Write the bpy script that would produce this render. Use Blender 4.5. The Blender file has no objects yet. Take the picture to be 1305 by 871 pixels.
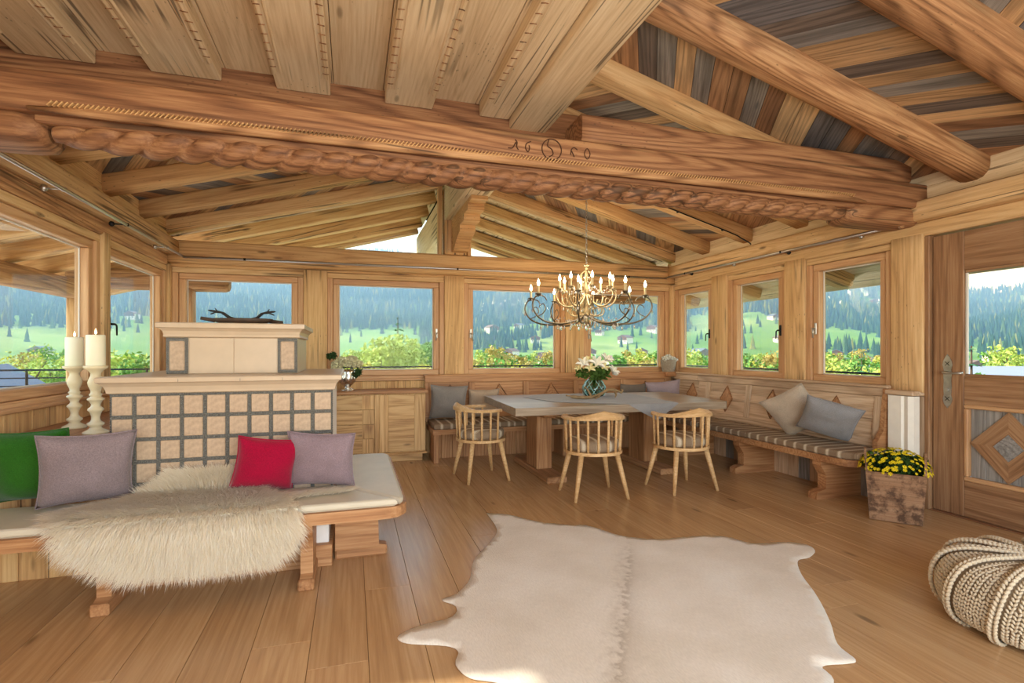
import bpy, bmesh, math, random
import numpy as np
from mathutils import Vector, Matrix, noise
from mathutils.geometry import delaunay_2d_cdt

# ------------------------------------------------------------------ camera
S = bpy.context.scene
COL = S.collection
F, HY, CX, CAMZ, YAW = 665.0, 447.7, 652.5, 1.3, math.radians(17.05)
cd = bpy.data.cameras.new('camera')
cam = bpy.data.objects.new('camera', cd)
COL.objects.link(cam)
cam.location = (0, 0, CAMZ)
cam.rotation_euler = (math.radians(90), 0, -YAW)
cd.sensor_width = 36
cd.lens = F / 1305 * 36
cd.shift_y = (HY - 435.5) / 1305
cd.clip_end = 9000
S.camera = cam
# ------------------------------------------------------------------ sky, sun, light, exposure
W = bpy.data.worlds.new('sky')
S.world = W
W.use_nodes = True
wt = W.node_tree
sky = wt.nodes.new('ShaderNodeTexSky')
sky.sky_type = 'NISHITA'
sky.sun_disc = False
sky.sun_elevation = math.radians(34)
sky.sun_rotation = math.radians(-62)
sky.air_density = 1.3
sky.dust_density = .3
sky.ozone_density = 1.0
wt.nodes['Background'].inputs[1].default_value = 0.40
wt.links.new(sky.outputs[0], wt.nodes['Background'].inputs[0])
sl = bpy.data.lights.new('sun', 'SUN')
sl.energy = 6.0
sl.angle = math.radians(1.0)
sl.color = (1, .97, .92)
sun = bpy.data.objects.new('sun', sl)
COL.objects.link(sun)
sun.rotation_euler = Vector((math.sin(math.radians(-62)) * .829, math.cos(math.radians(-62)) * .829, .559)).to_track_quat('Z', 'Y').to_euler()


def area(name, loc, aim, sx, sy, power, color=(1, 1, 1)):
    l = bpy.data.lights.new(name, 'AREA')
    l.shape = 'RECTANGLE'
    l.size, l.size_y, l.energy, l.color = sx, sy, power, color
    o = bpy.data.objects.new(name, l)
    COL.objects.link(o)
    o.location = loc
    o.rotation_euler = (Vector(loc) - Vector(aim)).to_track_quat('Z', 'Y').to_euler()
    return o


area('ceiling_bounce_fill', (.9, -.9, 1.25), (1.3, 1.6, 3.1), 3.0, 1.6, 74, (1, .98, .95))  # added fill lamp, unseen behind the camera, aimed up to brighten the ceiling
area('rear_fill_light', (1.0, -2.3, 2.1), (1.4, 5, .9), 5.0, 1.4, 30, (.96, .98, 1))  # added frontal fill across the open rear of the room, not a window
S.view_settings.view_transform = 'Standard'
S.view_settings.look = 'None'
S.view_settings.gamma = 1
S.view_settings.use_curve_mapping = False
S.view_settings.exposure = 0.66

# ------------------------------------------------------------------ helpers
random.seed(7)
WM = {}


def ray(x, y):
    k = (x - CX) / F
    m = (HY - y) / F
    s, c = math.sin(YAW), math.cos(YAW)
    return Vector((s + k * c, c - k * s, m))


def onZ(x, y, z):
    r = ray(x, y)
    return Vector((0, 0, CAMZ)) + r * ((z - CAMZ) / r.z)


def onX(x, y, X):
    r = ray(x, y)
    return Vector((0, 0, CAMZ)) + r * (X / r.x)


def onY(x, y, Y):
    r = ray(x, y)
    return Vector((0, 0, CAMZ)) + r * (Y / r.y)


def link(o, parent=None, M=None):
    M = M or Matrix()
    COL.objects.link(o)
    WM[o] = M.copy()
    if parent is not None:
        o.parent = parent
        o.matrix_basis = WM[parent].inverted() @ M
    else:
        o.matrix_basis = M
    return o


def thing(name, label, cat, loc=(0, 0, 0), group=None):
    o = bpy.data.objects.new(name, None)
    o.empty_display_size = .1
    link(o, None, Matrix.Translation(loc))
    return tag(o, label, cat, group)


def tag(o, label, cat, group=None):
    o['label'] = label
    o['category'] = cat
    if group:
        o['group'] = group
    return o


def struct(o):
    o['kind'] = 'structure'
    return o


def sroot(name, loc=(0, 0, 0)):
    o = bpy.data.objects.new(name, None)
    link(o, None, Matrix.Translation(loc))
    return struct(o)


def dup(root, M, label=None, group=None):
    r = root.copy()
    COL.objects.link(r)
    r.matrix_basis = M
    if label:
        r['label'] = label
    if group:
        r['group'] = group
    for ch in list(root.children):
        c = ch.copy()
        COL.objects.link(c)
        c.parent = r
        for g in list(ch.children):
            d = g.copy()
            COL.objects.link(d)
            d.parent = c
    return r


def mk(name, verts, faces, mat, parent=None, M=None, smooth=False, mats=None, fm=None):
    me = bpy.data.meshes.new(name)
    me.from_pydata([tuple(v) for v in verts], [], [tuple(f) for f in faces])
    if smooth:
        me.polygons.foreach_set('use_smooth', [True] * len(me.polygons))
    for m in (mats or [mat]):
        me.materials.append(m)
    if fm is not None:
        me.polygons.foreach_set('material_index', fm)
    me.update()
    o = bpy.data.objects.new(name, me)
    return link(o, parent, M)


class MB:
    def __init__(s):
        s.v, s.f = [], []

    def add(s, vf, M=None):
        v, f = vf
        n = len(s.v)
        s.v += [M @ Vector(p) for p in v] if M is not None else [Vector(p) for p in v]
        s.f += [tuple(i + n for i in q) for q in f]
        return s

    def build(s, name, mat, parent=None, M=None, smooth=False):
        return mk(name, s.v, s.f, mat, parent, M, smooth)


def chamfer_box(dx, dy, dz, b):
    hx, hy, hz = dx / 2, dy / 2, dz / 2
    b = min(b, hx * .8, hy * .8, hz * .8)
    v, idx = [], {}
    for sx in (-1, 1):
        for sy in (-1, 1):
            for sz in (-1, 1):
                for ax in range(3):
                    p = [sx * (hx - b), sy * (hy - b), sz * (hz - b)]
                    p[ax] = (sx * hx, sy * hy, sz * hz)[ax]
                    idx[(sx, sy, sz, ax)] = len(v)
                    v.append(p)
    f = []
    for ax in range(3):
        o1, o2 = [a for a in range(3) if a != ax]
        for s in (-1, 1):
            q = []
            for a, c in ((-1, -1), (1, -1), (1, 1), (-1, 1)):
                k = [0, 0, 0]
                k[ax], k[o1], k[o2] = s, a, c
                q.append(idx[(*k, ax)])
            f.append(q if (s > 0) == (ax != 1) else q[::-1])
    for ax in range(3):
        o1, o2 = [a for a in range(3) if a != ax]
        for a in (-1, 1):
            for c in (-1, 1):
                k0, k1 = [0, 0, 0], [0, 0, 0]
                k0[ax], k1[ax] = -1, 1
                k0[o1] = k1[o1] = a
                k0[o2] = k1[o2] = c
                q = [idx[(*k0, o1)], idx[(*k1, o1)], idx[(*k1, o2)], idx[(*k0, o2)]]
                f.append(q)
    for sx in (-1, 1):
        for sy in (-1, 1):
            for sz in (-1, 1):
                f.append([idx[(sx, sy, sz, a)] for a in range(3)])
    # fix winding outward
    out = []
    for q in f:
        p = [Vector(v[i]) for i in q]
        n = (p[1] - p[0]).cross(p[2] - p[0])
        c = sum(p, Vector()) / len(p)
        out.append(q if n.dot(c) >= 0 else q[::-1])
    return v, out


BOXC = {}
GR = {'x': Matrix(), 'y': Matrix.Rotation(math.pi / 2, 4, 'Z'), 'z': Matrix.Rotation(-math.pi / 2, 4, 'Y')}


def box(name, xr, yr, zr, mat, parent=None, grain='x', bev=.004, M=None):
    dx, dy, dz = xr[1] - xr[0], yr[1] - yr[0], zr[1] - zr[0]
    c = Vector(((xr[0] + xr[1]) / 2, (yr[0] + yr[1]) / 2, (zr[0] + zr[1]) / 2))
    L = {'x': (dx, dy, dz), 'y': (dy, dx, dz), 'z': (dz, dy, dx)}[grain]
    L = tuple(abs(a) for a in L)
    key = tuple(round(a, 4) for a in L) + (round(bev, 4), mat.name)
    if key not in BOXC:
        me = bpy.data.meshes.new(name)
        v, f = chamfer_box(*L, bev)
        me.from_pydata(v, [], f)
        me.materials.append(mat)
        BOXC[key] = me
    o = bpy.data.objects.new(name, BOXC[key])
    MM = Matrix.Translation(c) @ GR[grain]
    if M is not None:
        MM = M @ MM
    return link(o, parent, MM)


def frame_to(p0, p1, up=(0, 0, 1)):
    p0, p1 = Vector(p0), Vector(p1)
    x = (p1 - p0).normalized()
    z = Vector(up)
    y = z.cross(x).normalized()
    z = x.cross(y)
    M = Matrix((x, y, z)).transposed().to_4x4()
    M.translation = (p0 + p1) / 2
    return M, (p1 - p0).length


def rrect(w, h, r, n=3):
    r = min(r, w / 2 * .98, h / 2 * .98)
    pts = []
    for cx, cy, a0 in ((w / 2 - r, h / 2 - r, 0), (-w / 2 + r, h / 2 - r, 90), (-w / 2 + r, -h / 2 + r, 180), (w / 2 - r, -h / 2 + r, 270)):
        for i in range(n + 1):
            a = math.radians(a0 + 90 * i / n)
            pts.append((cx + r * math.cos(a), cy + r * math.sin(a)))
    return pts


def log(name, p0, p1, w, h, mat, parent=None, r=.03, irr=.006, seg=10, up=(0, 0, 1), seed=0, endround=0):
    M, L = frame_to(p0, p1, up)
    sec = rrect(w, h, r)
    n = len(sec)
    v, f = [], []
    seed = seed or random.random() * 99
    xs = [i / seg for i in range(seg + 1)]
    if endround:
        e = endround / L
        xs = [0, e * .3, e] + [t for t in xs if e < t < 1 - e] + [1 - e, 1 - e * .3, 1]
    for i, t in enumerate(xs):
        sc = 1
        if endround and (t < e or t > 1 - e):
            d = min(t, 1 - t) / e
            sc = .62 + .38 * math.sqrt(max(0, 1 - (1 - d) ** 2))
        for j, (a, b) in enumerate(sec):
            q = Vector((t * L * 1.3, a * 4, b * 4 + seed))
            k = 1 + irr * 10 * noise.noise(q)
            v.append((t * L - L / 2, a * k * sc, b * k * sc))
    m = len(xs)
    for i in range(m - 1):
        for j in range(n):
            a, b = i * n + j, i * n + (j + 1) % n
            f.append((a, b, b + n, a + n))
    f.append(tuple(range(n))[::-1])
    f.append(tuple((m - 1) * n + j for j in range(n)))
    o = mk(name, v, f, mat, parent, M)
    me = o.data
    sm = [len(p.vertices) == 4 for p in me.polygons]
    me.polygons.foreach_set('use_smooth', sm)
    return o


def tube(path, rad, n=8, closed=False, cap=True):
    P = [Vector(p) for p in path]
    m = len(P)
    R = rad if isinstance(rad, (list, tuple)) else [rad] * m
    v, f = [], []
    t0 = (P[1] - P[0]).normalized()
    ref = Vector((0, 0, 1)) if abs(t0.z) < .9 else Vector((1, 0, 0))
    nrm = t0.cross(ref).normalized()
    for i in range(m):
        a = P[i - 1] if (i > 0 or closed) else P[i]
        b = P[(i + 1) % m] if (i < m - 1 or closed) else P[i]
        t = (b - a).normalized()
        nrm = (nrm - t * nrm.dot(t))
        nrm = nrm.normalized() if nrm.length > 1e-6 else t.orthogonal().normalized()
        bn = t.cross(nrm)
        for j in range(n):
            an = 2 * math.pi * j / n
            v.append(P[i] + (nrm * math.cos(an) + bn * math.sin(an)) * R[i])
    for i in range(m if closed else m - 1):
        for j in range(n):
            a, b = i * n + j, i * n + (j + 1) % n
            c, d = ((i + 1) % m) * n + (j + 1) % n, ((i + 1) % m) * n + j
            f.append((a, b, c, d))
    if cap and not closed:
        f.append(tuple(range(n))[::-1])
        f.append(tuple((m - 1) * n + j for j in range(n)))
    return v, f


def lathe(prof, n=24, cap=True):
    v, f = [], []
    for r, z in prof:
        for j in range(n):
            a = 2 * math.pi * j / n
            v.append((r * math.cos(a), r * math.sin(a), z))
    for i in range(len(prof) - 1):
        for j in range(n):
            a, b = i * n + j, i * n + (j + 1) % n
            f.append((a, b, b + n, a + n))
    if cap:
        f.append(tuple(range(n))[::-1])
        f.append(tuple((len(prof) - 1) * n + j for j in range(n)))
    return v, f


def prism(poly, z0, z1):
    n = len(poly)
    v = [(x, y, z0) for x, y in poly] + [(x, y, z1) for x, y in poly]
    f = [tuple(range(n))[::-1], tuple(range(n, 2 * n))]
    f += [(i, (i + 1) % n, (i + 1) % n + n, i + n) for i in range(n)]
    return v, f


def ball(r, c=(0, 0, 0), nu=8, nv=5, s=(1, 1, 1)):
    v, f = [], []
    for i in range(nv + 1):
        b = -math.pi / 2 + math.pi * i / nv
        rr = max(math.cos(b), .02)
        for j in range(nu):
            a = 2 * math.pi * j / nu
            v.append((c[0] + r * s[0] * rr * math.cos(a), c[1] + r * s[1] * rr * math.sin(a), c[2] + r * s[2] * math.sin(b)))
    for i in range(nv):
        for j in range(nu):
            a, b = i * nu + j, i * nu + (j + 1) % nu
            f.append((a, b, b + nu, a + nu))
    return v, f


def bez(pts, n=20):
    """Catmull-Rom through pts"""
    P = [Vector(p) for p in pts]
    P = [P[0] * 2 - P[1]] + P + [P[-1] * 2 - P[-2]]
    out = []
    segs = len(P) - 3
    for i in range(segs):
        for k in range(n):
            t = k / n
            a, b, c, d = P[i:i + 4]
            out.append(.5 * ((2 * b) + (c - a) * t + (2 * a - 5 * b + 4 * c - d) * t * t + (3 * b - a - 3 * c + d) * t ** 3))
    out.append(P[-2])
    return out


# ------------------------------------------------------------------ materials
def srgb(r, g, b):
    return tuple(((c / 255 / 12.92) if c / 255 <= .04045 else ((c / 255 + .055) / 1.055) ** 2.4) for c in (r, g, b)) + (1,)


def newmat(name):
    m = bpy.data.materials.new(name)
    m.use_nodes = True
    nt = m.node_tree
    return m, nt, nt.nodes['Principled BSDF']


def N(nt, t, ins=None, **kw):
    n = nt.nodes.new(t)
    for k, v in kw.items():
        setattr(n, k, v)
    for k, v in (ins or {}).items():
        if hasattr(v, 'is_output') or isinstance(v, bpy.types.NodeSocket):
            nt.links.new(v, n.inputs[k])
        else:
            n.inputs[k].default_value = v
    return n


def ramp(nt, fac, stops, interp='LINEAR'):
    n = nt.nodes.new('ShaderNodeValToRGB')
    n.color_ramp.interpolation = interp
    e = n.color_ramp.elements
    while len(e) < len(stops):
        e.new(.5)
    for x, (p, c) in zip(e, stops):
        x.position = p
        x.color = c
    nt.links.new(fac, n.inputs[0])
    return n.outputs[0]


def mul(nt, a, b, op='MULTIPLY'):
    n = nt.nodes.new('ShaderNodeMath')
    n.operation = op
    for i, q in enumerate((a, b)):
        if isinstance(q, (int, float)):
            n.inputs[i].default_value = q
        else:
            nt.links.new(q, n.inputs[i])
    return n.outputs[0]


def mixc(nt, fac, a, b, mode='MIX'):
    n = nt.nodes.new('ShaderNodeMix')
    n.data_type = 'RGBA'
    n.blend_type = mode
    for i, q in ((0, fac), (6, a), (7, b)):
        if isinstance(q, (int, float, tuple)):
            n.inputs[i].default_value = q
        else:
            nt.links.new(q, n.inputs[i])
    return n.outputs[2]


def wood(name, cols, rough=.6, sc=1., rings=.45, knots=.7, var=.12, bump=.12, spec=.3, palette=None, coat=0, crack=.0):
    m, nt, bs = newmat(name)
    tc = N(nt, 'ShaderNodeTexCoord')
    oi = N(nt, 'ShaderNodeObjectInfo')
    rnd = oi.outputs['Random']
    off = N(nt, 'ShaderNodeCombineXYZ', {0: mul(nt, rnd, 37.), 1: mul(nt, rnd, 91.), 2: mul(nt, rnd, 53.)})
    v = N(nt, 'ShaderNodeVectorMath', {0: tc.outputs['Object'], 1: off.outputs[0]}, operation='ADD').outputs[0]
    fine = N(nt, 'ShaderNodeTexNoise', {'Vector': N(nt, 'ShaderNodeMapping', {'Vector': v, 'Scale': (2.6 * sc, 70 * sc, 70 * sc)}).outputs[0], 'Scale': 1., 'Detail': 5., 'Roughness': .65}).outputs[0]
    low = N(nt, 'ShaderNodeTexNoise', {'Vector': N(nt, 'ShaderNodeMapping', {'Vector': v, 'Scale': (.22 * sc, 3.4 * sc, 3.4 * sc)}).outputs[0], 'Scale': 1., 'Detail': 1.5, 'Roughness': .45}).outputs[0]
    ring = mul(nt, mul(nt, mul(nt, low, 120.), 0, 'SINE'), .5)
    ring = mul(nt, ring, .5, 'ADD')
    ring = mul(nt, ring, 2.5, 'POWER')
    f = mul(nt, mul(nt, fine, .85), mul(nt, ring, rings * .42), 'ADD')
    f = mul(nt, f, mul(nt, mul(nt, low, -.5, 'ADD'), .5), 'ADD')
    d, mi, l = cols
    col = ramp(nt, f, [(.28, l), (.50, mi), (.84, d)])
    if palette:
        tint = ramp(nt, rnd, [(i / len(palette), c) for i, c in enumerate(palette)], 'CONSTANT')
        col = mixc(nt, 1., col, tint, 'MULTIPLY')
    if knots:
        vo = N(nt, 'ShaderNodeTexVoronoi', {'Vector': N(nt, 'ShaderNodeMapping', {'Vector': v, 'Scale': (1.5 * sc, 5.2 * sc, 5.2 * sc)}).outputs[0], 'Scale': 1., 'Randomness': 1.}).outputs['Distance']
        kf = ramp(nt, vo, [(.0, (1, 1, 1, 1)), (.05, (.85, .85, .85, 1)), (.1, (0, 0, 0, 1))])
        col = mixc(nt, mul(nt, kf, knots), col, tuple(c * .3 for c in d[:3]) + (1,))
    if crack:
        sp_ = N(nt, 'ShaderNodeTexVoronoi', {'Vector': N(nt, 'ShaderNodeMapping', {'Vector': v, 'Scale': (14., 34., 34.)}).outputs[0], 'Scale': 1., 'Randomness': 1.}).outputs['Distance']
        sm_ = N(nt, 'ShaderNodeTexNoise', {'Vector': v, 'Scale': 1.7, 'Detail': 2.}).outputs[0]
        sf_ = mul(nt, ramp(nt, sp_, [(.08, (1, 1, 1, 1)), (.16, (0, 0, 0, 1))]), ramp(nt, sm_, [(.5, (0, 0, 0, 1)), (.62, (1, 1, 1, 1))]))
        col = mixc(nt, mul(nt, sf_, .55), col, (.06, .032, .016, 1))
        cn = N(nt, 'ShaderNodeTexNoise', {'Vector': N(nt, 'ShaderNodeMapping', {'Vector': v, 'Scale': (.16 * sc, 6.5 * sc, 6.5 * sc), 'Location': (5., 3., 9.)}).outputs[0], 'Scale': 1., 'Detail': 2., 'Roughness': .6}).outputs[0]
        ck = mul(nt, mul(nt, cn, -.5, 'ADD'), 0, 'ABSOLUTE')
        ck = ramp(nt, ck, [(0, (1, 1, 1, 1)), (.009, (.9, .9, .9, 1)), (.018, (0, 0, 0, 1))])
        brk = N(nt, 'ShaderNodeTexNoise', {'Vector': v, 'Scale': 1.1, 'Detail': 1.}).outputs[0]
        ck = mul(nt, ck, ramp(nt, brk, [(.50, (0, 0, 0, 1)), (.58, (1, 1, 1, 1))]))
        col = mixc(nt, mul(nt, ck, crack), col, (.045, .022, .010, 1))
    hs = N(nt, 'ShaderNodeHueSaturation', {'Color': col, 'Value': mul(nt, mul(nt, rnd, 2 * var), 1 - var, 'ADD'), 'Hue': .503, 'Saturation': .93})
    nt.links.new(hs.outputs[0], bs.inputs['Base Color'])
    bs.inputs['Roughness'].default_value = rough
    bs.inputs['Specular IOR Level'].default_value = spec
    if coat:
        bs.inputs['Coat Weight'].default_value = coat
        bs.inputs['Coat Roughness'].default_value = .25
    if bump:
        b = N(nt, 'ShaderNodeBump', {'Height': f, 'Strength': bump, 'Distance': .01})
        nt.links.new(b.outputs[0], bs.inputs['Normal'])
    return m


def plain(name, c, rough=.6, metal=0, spec=.4, noise_amt=0, nscale=20, bump=0, bscale=60, emit=None, sheen=0, trans=0):
    m, nt, bs = newmat(name)
    bs.inputs['Base Color'].default_value = c
    bs.inputs['Roughness'].default_value = rough
    bs.inputs['Metallic'].default_value = metal
    bs.inputs['Specular IOR Level'].default_value = spec
    tc = N(nt, 'ShaderNodeTexCoord')
    if noise_amt:
        nz = N(nt, 'ShaderNodeTexNoise', {'Vector': tc.outputs['Object'], 'Scale': float(nscale), 'Detail': 4.})
        a = tuple(x * (1 - noise_amt) for x in c[:3]) + (1,)
        b = tuple(min(1, x * (1 + noise_amt)) for x in c[:3]) + (1,)
        nt.links.new(ramp(nt, nz.outputs[0], [(.3, a), (.7, b)]), bs.inputs['Base Color'])
    if bump:
        nz = N(nt, 'ShaderNodeTexNoise', {'Vector': tc.outputs['Object'], 'Scale': float(bscale), 'Detail': 3.})
        b = N(nt, 'ShaderNodeBump', {'Height': nz.outputs[0], 'Strength': bump, 'Distance': .01})
        nt.links.new(b.outputs[0], bs.inputs['Normal'])
    if emit:
        bs.inputs['Emission Color'].default_value = emit[:3] + (1,)
        bs.inputs['Emission Strength'].default_value = emit[3]
    if sheen:
        bs.inputs['Sheen Weight'].default_value = sheen
    if trans:
        bs.inputs['Transmission Weight'].default_value = trans
    return m


def fabric(name, c, scale=260, bump=.3, var=.18, sheen=.2):
    m, nt, bs = newmat(name)
    tc = N(nt, 'ShaderNodeTexCoord')
    a = N(nt, 'ShaderNodeTexNoise', {'Vector': tc.outputs['Object'], 'Scale': float(scale), 'Detail': 2.}).outputs[0]
    b = N(nt, 'ShaderNodeTexNoise', {'Vector': tc.outputs['Object'], 'Scale': 6., 'Detail': 3.}).outputs[0]
    f = mul(nt, mul(nt, a, .7), mul(nt, b, .3), 'ADD')
    nt.links.new(ramp(nt, f, [(.3, tuple(x * (1 - var * 1.6) for x in c[:3]) + (1,)), (.7, tuple(min(1, x * (1 + var * 1.6)) for x in c[:3]) + (1,))]), bs.inputs['Base Color'])
    bs.inputs['Roughness'].default_value = .95
    bs.inputs['Specular IOR Level'].default_value = .1
    bs.inputs['Sheen Weight'].default_value = sheen
    bp = N(nt, 'ShaderNodeBump', {'Height': a, 'Strength': bump, 'Distance': .004})
    nt.links.new(bp.outputs[0], bs.inputs['Normal'])
    return m


def stripes(name, axis, period=.115):
    m, nt, bs = newmat(name)
    tc = N(nt, 'ShaderNodeTexCoord')
    sx = N(nt, 'ShaderNodeSeparateXYZ', {0: tc.outputs['Object']})
    t = mul(nt, mul(nt, sx.outputs[axis], 1 / period), 0, 'FRACT')
    A, B, Cc = srgb(146, 124, 102), srgb(212, 198, 176), srgb(176, 158, 134)
    col = ramp(nt, t, [(0, A), (.46, Cc), (.54, B), (.72, Cc), (.80, A)], 'CONSTANT')
    nz = N(nt, 'ShaderNodeTexNoise', {'Vector': tc.outputs['Object'], 'Scale': 220., 'Detail': 2.}).outputs[0]
    col = mixc(nt, .5, col, ramp(nt, nz, [(.3, (.55, .55, .55, 1)), (.7, (1, 1, 1, 1))]), 'MULTIPLY')
    nt.links.new(col, bs.inputs['Base Color'])
    bs.inputs['Roughness'].default_value = .9
    bs.inputs['Specular IOR Level'].default_value = .15
    bp = N(nt, 'ShaderNodeBump', {'Height': nz, 'Strength': .2, 'Distance': .004})
    nt.links.new(bp.outputs[0], bs.inputs['Normal'])
    return m


def glass_pane(name, refl=.06):
    m, nt, bs = newmat(name)
    nt.nodes.remove(bs)
    out = nt.nodes['Material Output']
    tr = N(nt, 'ShaderNodeBsdfTransparent', {0: (.96, .98, .97, 1)})
    gl = N(nt, 'ShaderNodeBsdfGlossy', {'Roughness': .0})
    fr = N(nt, 'ShaderNodeFresnel', {0: 1.45})
    mx = N(nt, 'ShaderNodeMixShader', {0: mul(nt, fr.outputs[0], .15), 1: tr.outputs[0], 2: gl.outputs[0]})
    nt.links.new(mx.outputs[0], out.inputs[0])
    return m


wcol = lambda a, b, c: (srgb(*a), srgb(*b), srgb(*c))
M_oakfloor = wood('oak_floor', wcol((168, 124, 80), (190, 145, 96), (204, 162, 112)), rough=.27, sc=.8, rings=.3, knots=.75, var=.06, bump=.04, spec=.55)
M_honey = wood('honey_timber', wcol((172, 118, 66), (212, 160, 98), (228, 184, 124)), rough=.65, rings=.4, var=.1, crack=.75)
M_pale = wood('pale_spruce', wcol((190, 156, 110), (220, 190, 146), (232, 206, 164)), rough=.7, rings=.3, var=.06, knots=.6, crack=.75)
M_tie = wood('brown_tie_timber', wcol((84, 48, 26), (142, 92, 56), (172, 122, 78)), rough=.6, rings=.55, var=.05, crack=.75)
M_logr = wood('brown_log', wcol((104, 66, 36), (172, 120, 74), (204, 156, 104)), rough=.65, rings=.55, var=.08, crack=.75)
M_post = wood('hewn_post', wcol((170, 124, 76), (212, 168, 112), (228, 190, 138)), rough=.75, rings=.35, knots=.8, var=.06, bump=.25, crack=.75)
M_sash = wood('sash_pine', wcol((160, 108, 66), (198, 146, 98), (214, 168, 120)), rough=.45, rings=.25, knots=.0, var=.05, bump=.04)
M_roofb = wood('roof_board', wcol((.62 * 255,) * 3, (215,) * 3, (255,) * 3), rough=.75, rings=.55, var=.15, bump=.2,
               palette=[srgb(196, 142, 94), srgb(146, 138, 130), srgb(214, 166, 112), srgb(168, 118, 78), srgb(126, 120, 118), srgb(226, 184, 130), srgb(156, 146, 134), srgb(184, 130, 84), srgb(118, 102, 90), srgb(218, 172, 118)])
M_bench = wood('bench_pine', wcol((124, 76, 42), (172, 116, 70), (194, 142, 94)), rough=.5, rings=.4, var=.06, knots=.5)
M_panel = wood('grey_pine_panel', wcol((146, 112, 84), (196, 162, 130), (216, 188, 158)), rough=.55, rings=.4, var=.08, knots=.6)
M_cab = wood('larch_cabinet', wcol((146, 96, 50), (202, 152, 92), (220, 176, 118)), rough=.5, rings=.5, var=.08, knots=.7)
M_table = wood('table_oak', wcol((112, 90, 70), (152, 130, 108), (174, 154, 132)), rough=.35, rings=.3, knots=.3, var=.03, spec=.45, bump=.05)
M_tleg = wood('trestle_oak', wcol((110, 70, 40), (164, 114, 72), (186, 138, 94)), rough=.5, rings=.4, knots=.4, var=.05)
M_chair = wood('chair_ash', wcol((178, 128, 74), (208, 162, 106), (226, 186, 134)), rough=.45, rings=.25, knots=0, var=.05, bump=.03)
M_weath = wood('weathered_board', wcol((100, 96, 92), (140, 136, 132), (166, 160, 154)), rough=.8, rings=.4, var=.1, bump=.3)
M_door = wood('door_oak', wcol((104, 68, 42), (150, 106, 70), (172, 130, 92)), rough=.5, rings=.4, knots=.35, var=.04)
M_old = wood('worn_crate', wcol((110, 74, 50), (158, 114, 80), (182, 140, 104)), rough=.75, sc=.8, rings=.1, knots=.4, var=.1, bump=.3)
nt = M_old.node_tree
bs = nt.nodes['Principled BSDF']
src_ = bs.inputs['Base Color'].links[0].from_socket
tc = N(nt, 'ShaderNodeTexCoord')
b1 = N(nt, 'ShaderNodeTexNoise', {'Vector': tc.outputs['Object'], 'Scale': 9., 'Detail': 6., 'Roughness': .7}).outputs[0]
nt.links.new(mixc(nt, ramp(nt, b1, [(.46, (0, 0, 0, 1)), (.6, (.8, .8, .8, 1))]), src_, srgb(60, 40, 30)), bs.inputs['Base Color'])
M_dark = plain('dark_gap', (.02, .013, .008, 1), .9)
M_iron = plain('dark_iron', (.03, .03, .032, 1), .45, .8)
M_rod = plain('brushed_rod', (.55, .53, .50, 1), .35, 1)
M_pewter = plain('pewter', (.48, .46, .42, 1), .4, .9, noise_amt=.2)
M_glass = glass_pane('window_glass')
M_seal = plain('pale_seal', srgb(214, 208, 198), .5)
M_white = plain('white_plaster', srgb(236, 230, 220), .55, noise_amt=.03)

# ------------------------------------------------------------------ floor
floor = struct(box('floor', (-2.25, 4.75), (-2.4, 6.95), (-.16, -.03), M_dark))
PW = .243
x = -2.12
i = 0
rf = random.Random(3)
while x < 4.66:
    y = -2.4 + rf.uniform(-1.2, 0)
    while y < 6.9:
        L = rf.choice((1.9, 2.3, 2.7))
        y0, y1 = max(y, -2.4), min(y + L, 6.9)
        if y1 - y0 > .05:
            box('plank', (x + .001, x + PW - .001), (y0, y1 - .0015), (-.03, 0), M_oakfloor, floor, 'y', .001)
        y += L
    x += PW
    i += 1

# ------------------------------------------------------------------ walls with windows
XL, XR, YB = -1.95, 4.52, 6.70        # inner faces of left, right and back wall
ZG0, ZG1 = 1.062, 2.117               # glass bottom and top


def wbox(side, name, a, b, z, mat, parent, grain='a', bev=.004):
    """a: along the wall, b: outward from the inner face"""
    if side == 'back':
        return box(name, a, (YB + b[0], YB + b[1]), z, mat, parent, 'z' if grain == 'z' else ('x' if grain == 'a' else 'y'), bev)
    g = 'z' if grain == 'z' else ('y' if grain == 'a' else 'x')
    if side == 'right':
        return box(name, (XR + b[0], XR + b[1]), a, z, mat, parent, g, bev)
    return box(name, (XL - b[1], XL - b[0]), a, z, mat, parent, g, bev)


wall = {'left': sroot('wall_left'), 'right': sroot('wall_right'), 'back': sroot('wall_back')}
wn = [0]


def handle(side, parent, a, z, dirn, black=False):
    """small window handle: plate and lever"""
    mat = M_iron if black else M_pewter
    h = wbox(side, 'handle_plate', (a - .014, a + .014), (.022, .032), (z - .06, z + .06), mat, parent, 'z', .005)
    mb = MB()
    P = {'back': lambda u, b, w: (u, YB + b, w), 'right': lambda u, b, w: (XR + b, u, w), 'left': lambda u, b, w: (XL - b, u, w)}[side]
    mb.add(tube([P(a, .03, z), P(a, -.012, z), P(a + dirn * .01, -.02, z - .012), P(a + dirn * .014, -.02, z - .095)], [.009, .009, .008, .006], 8))
    mb.build('lever', M_iron if black else mat, h, None, True)


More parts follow.
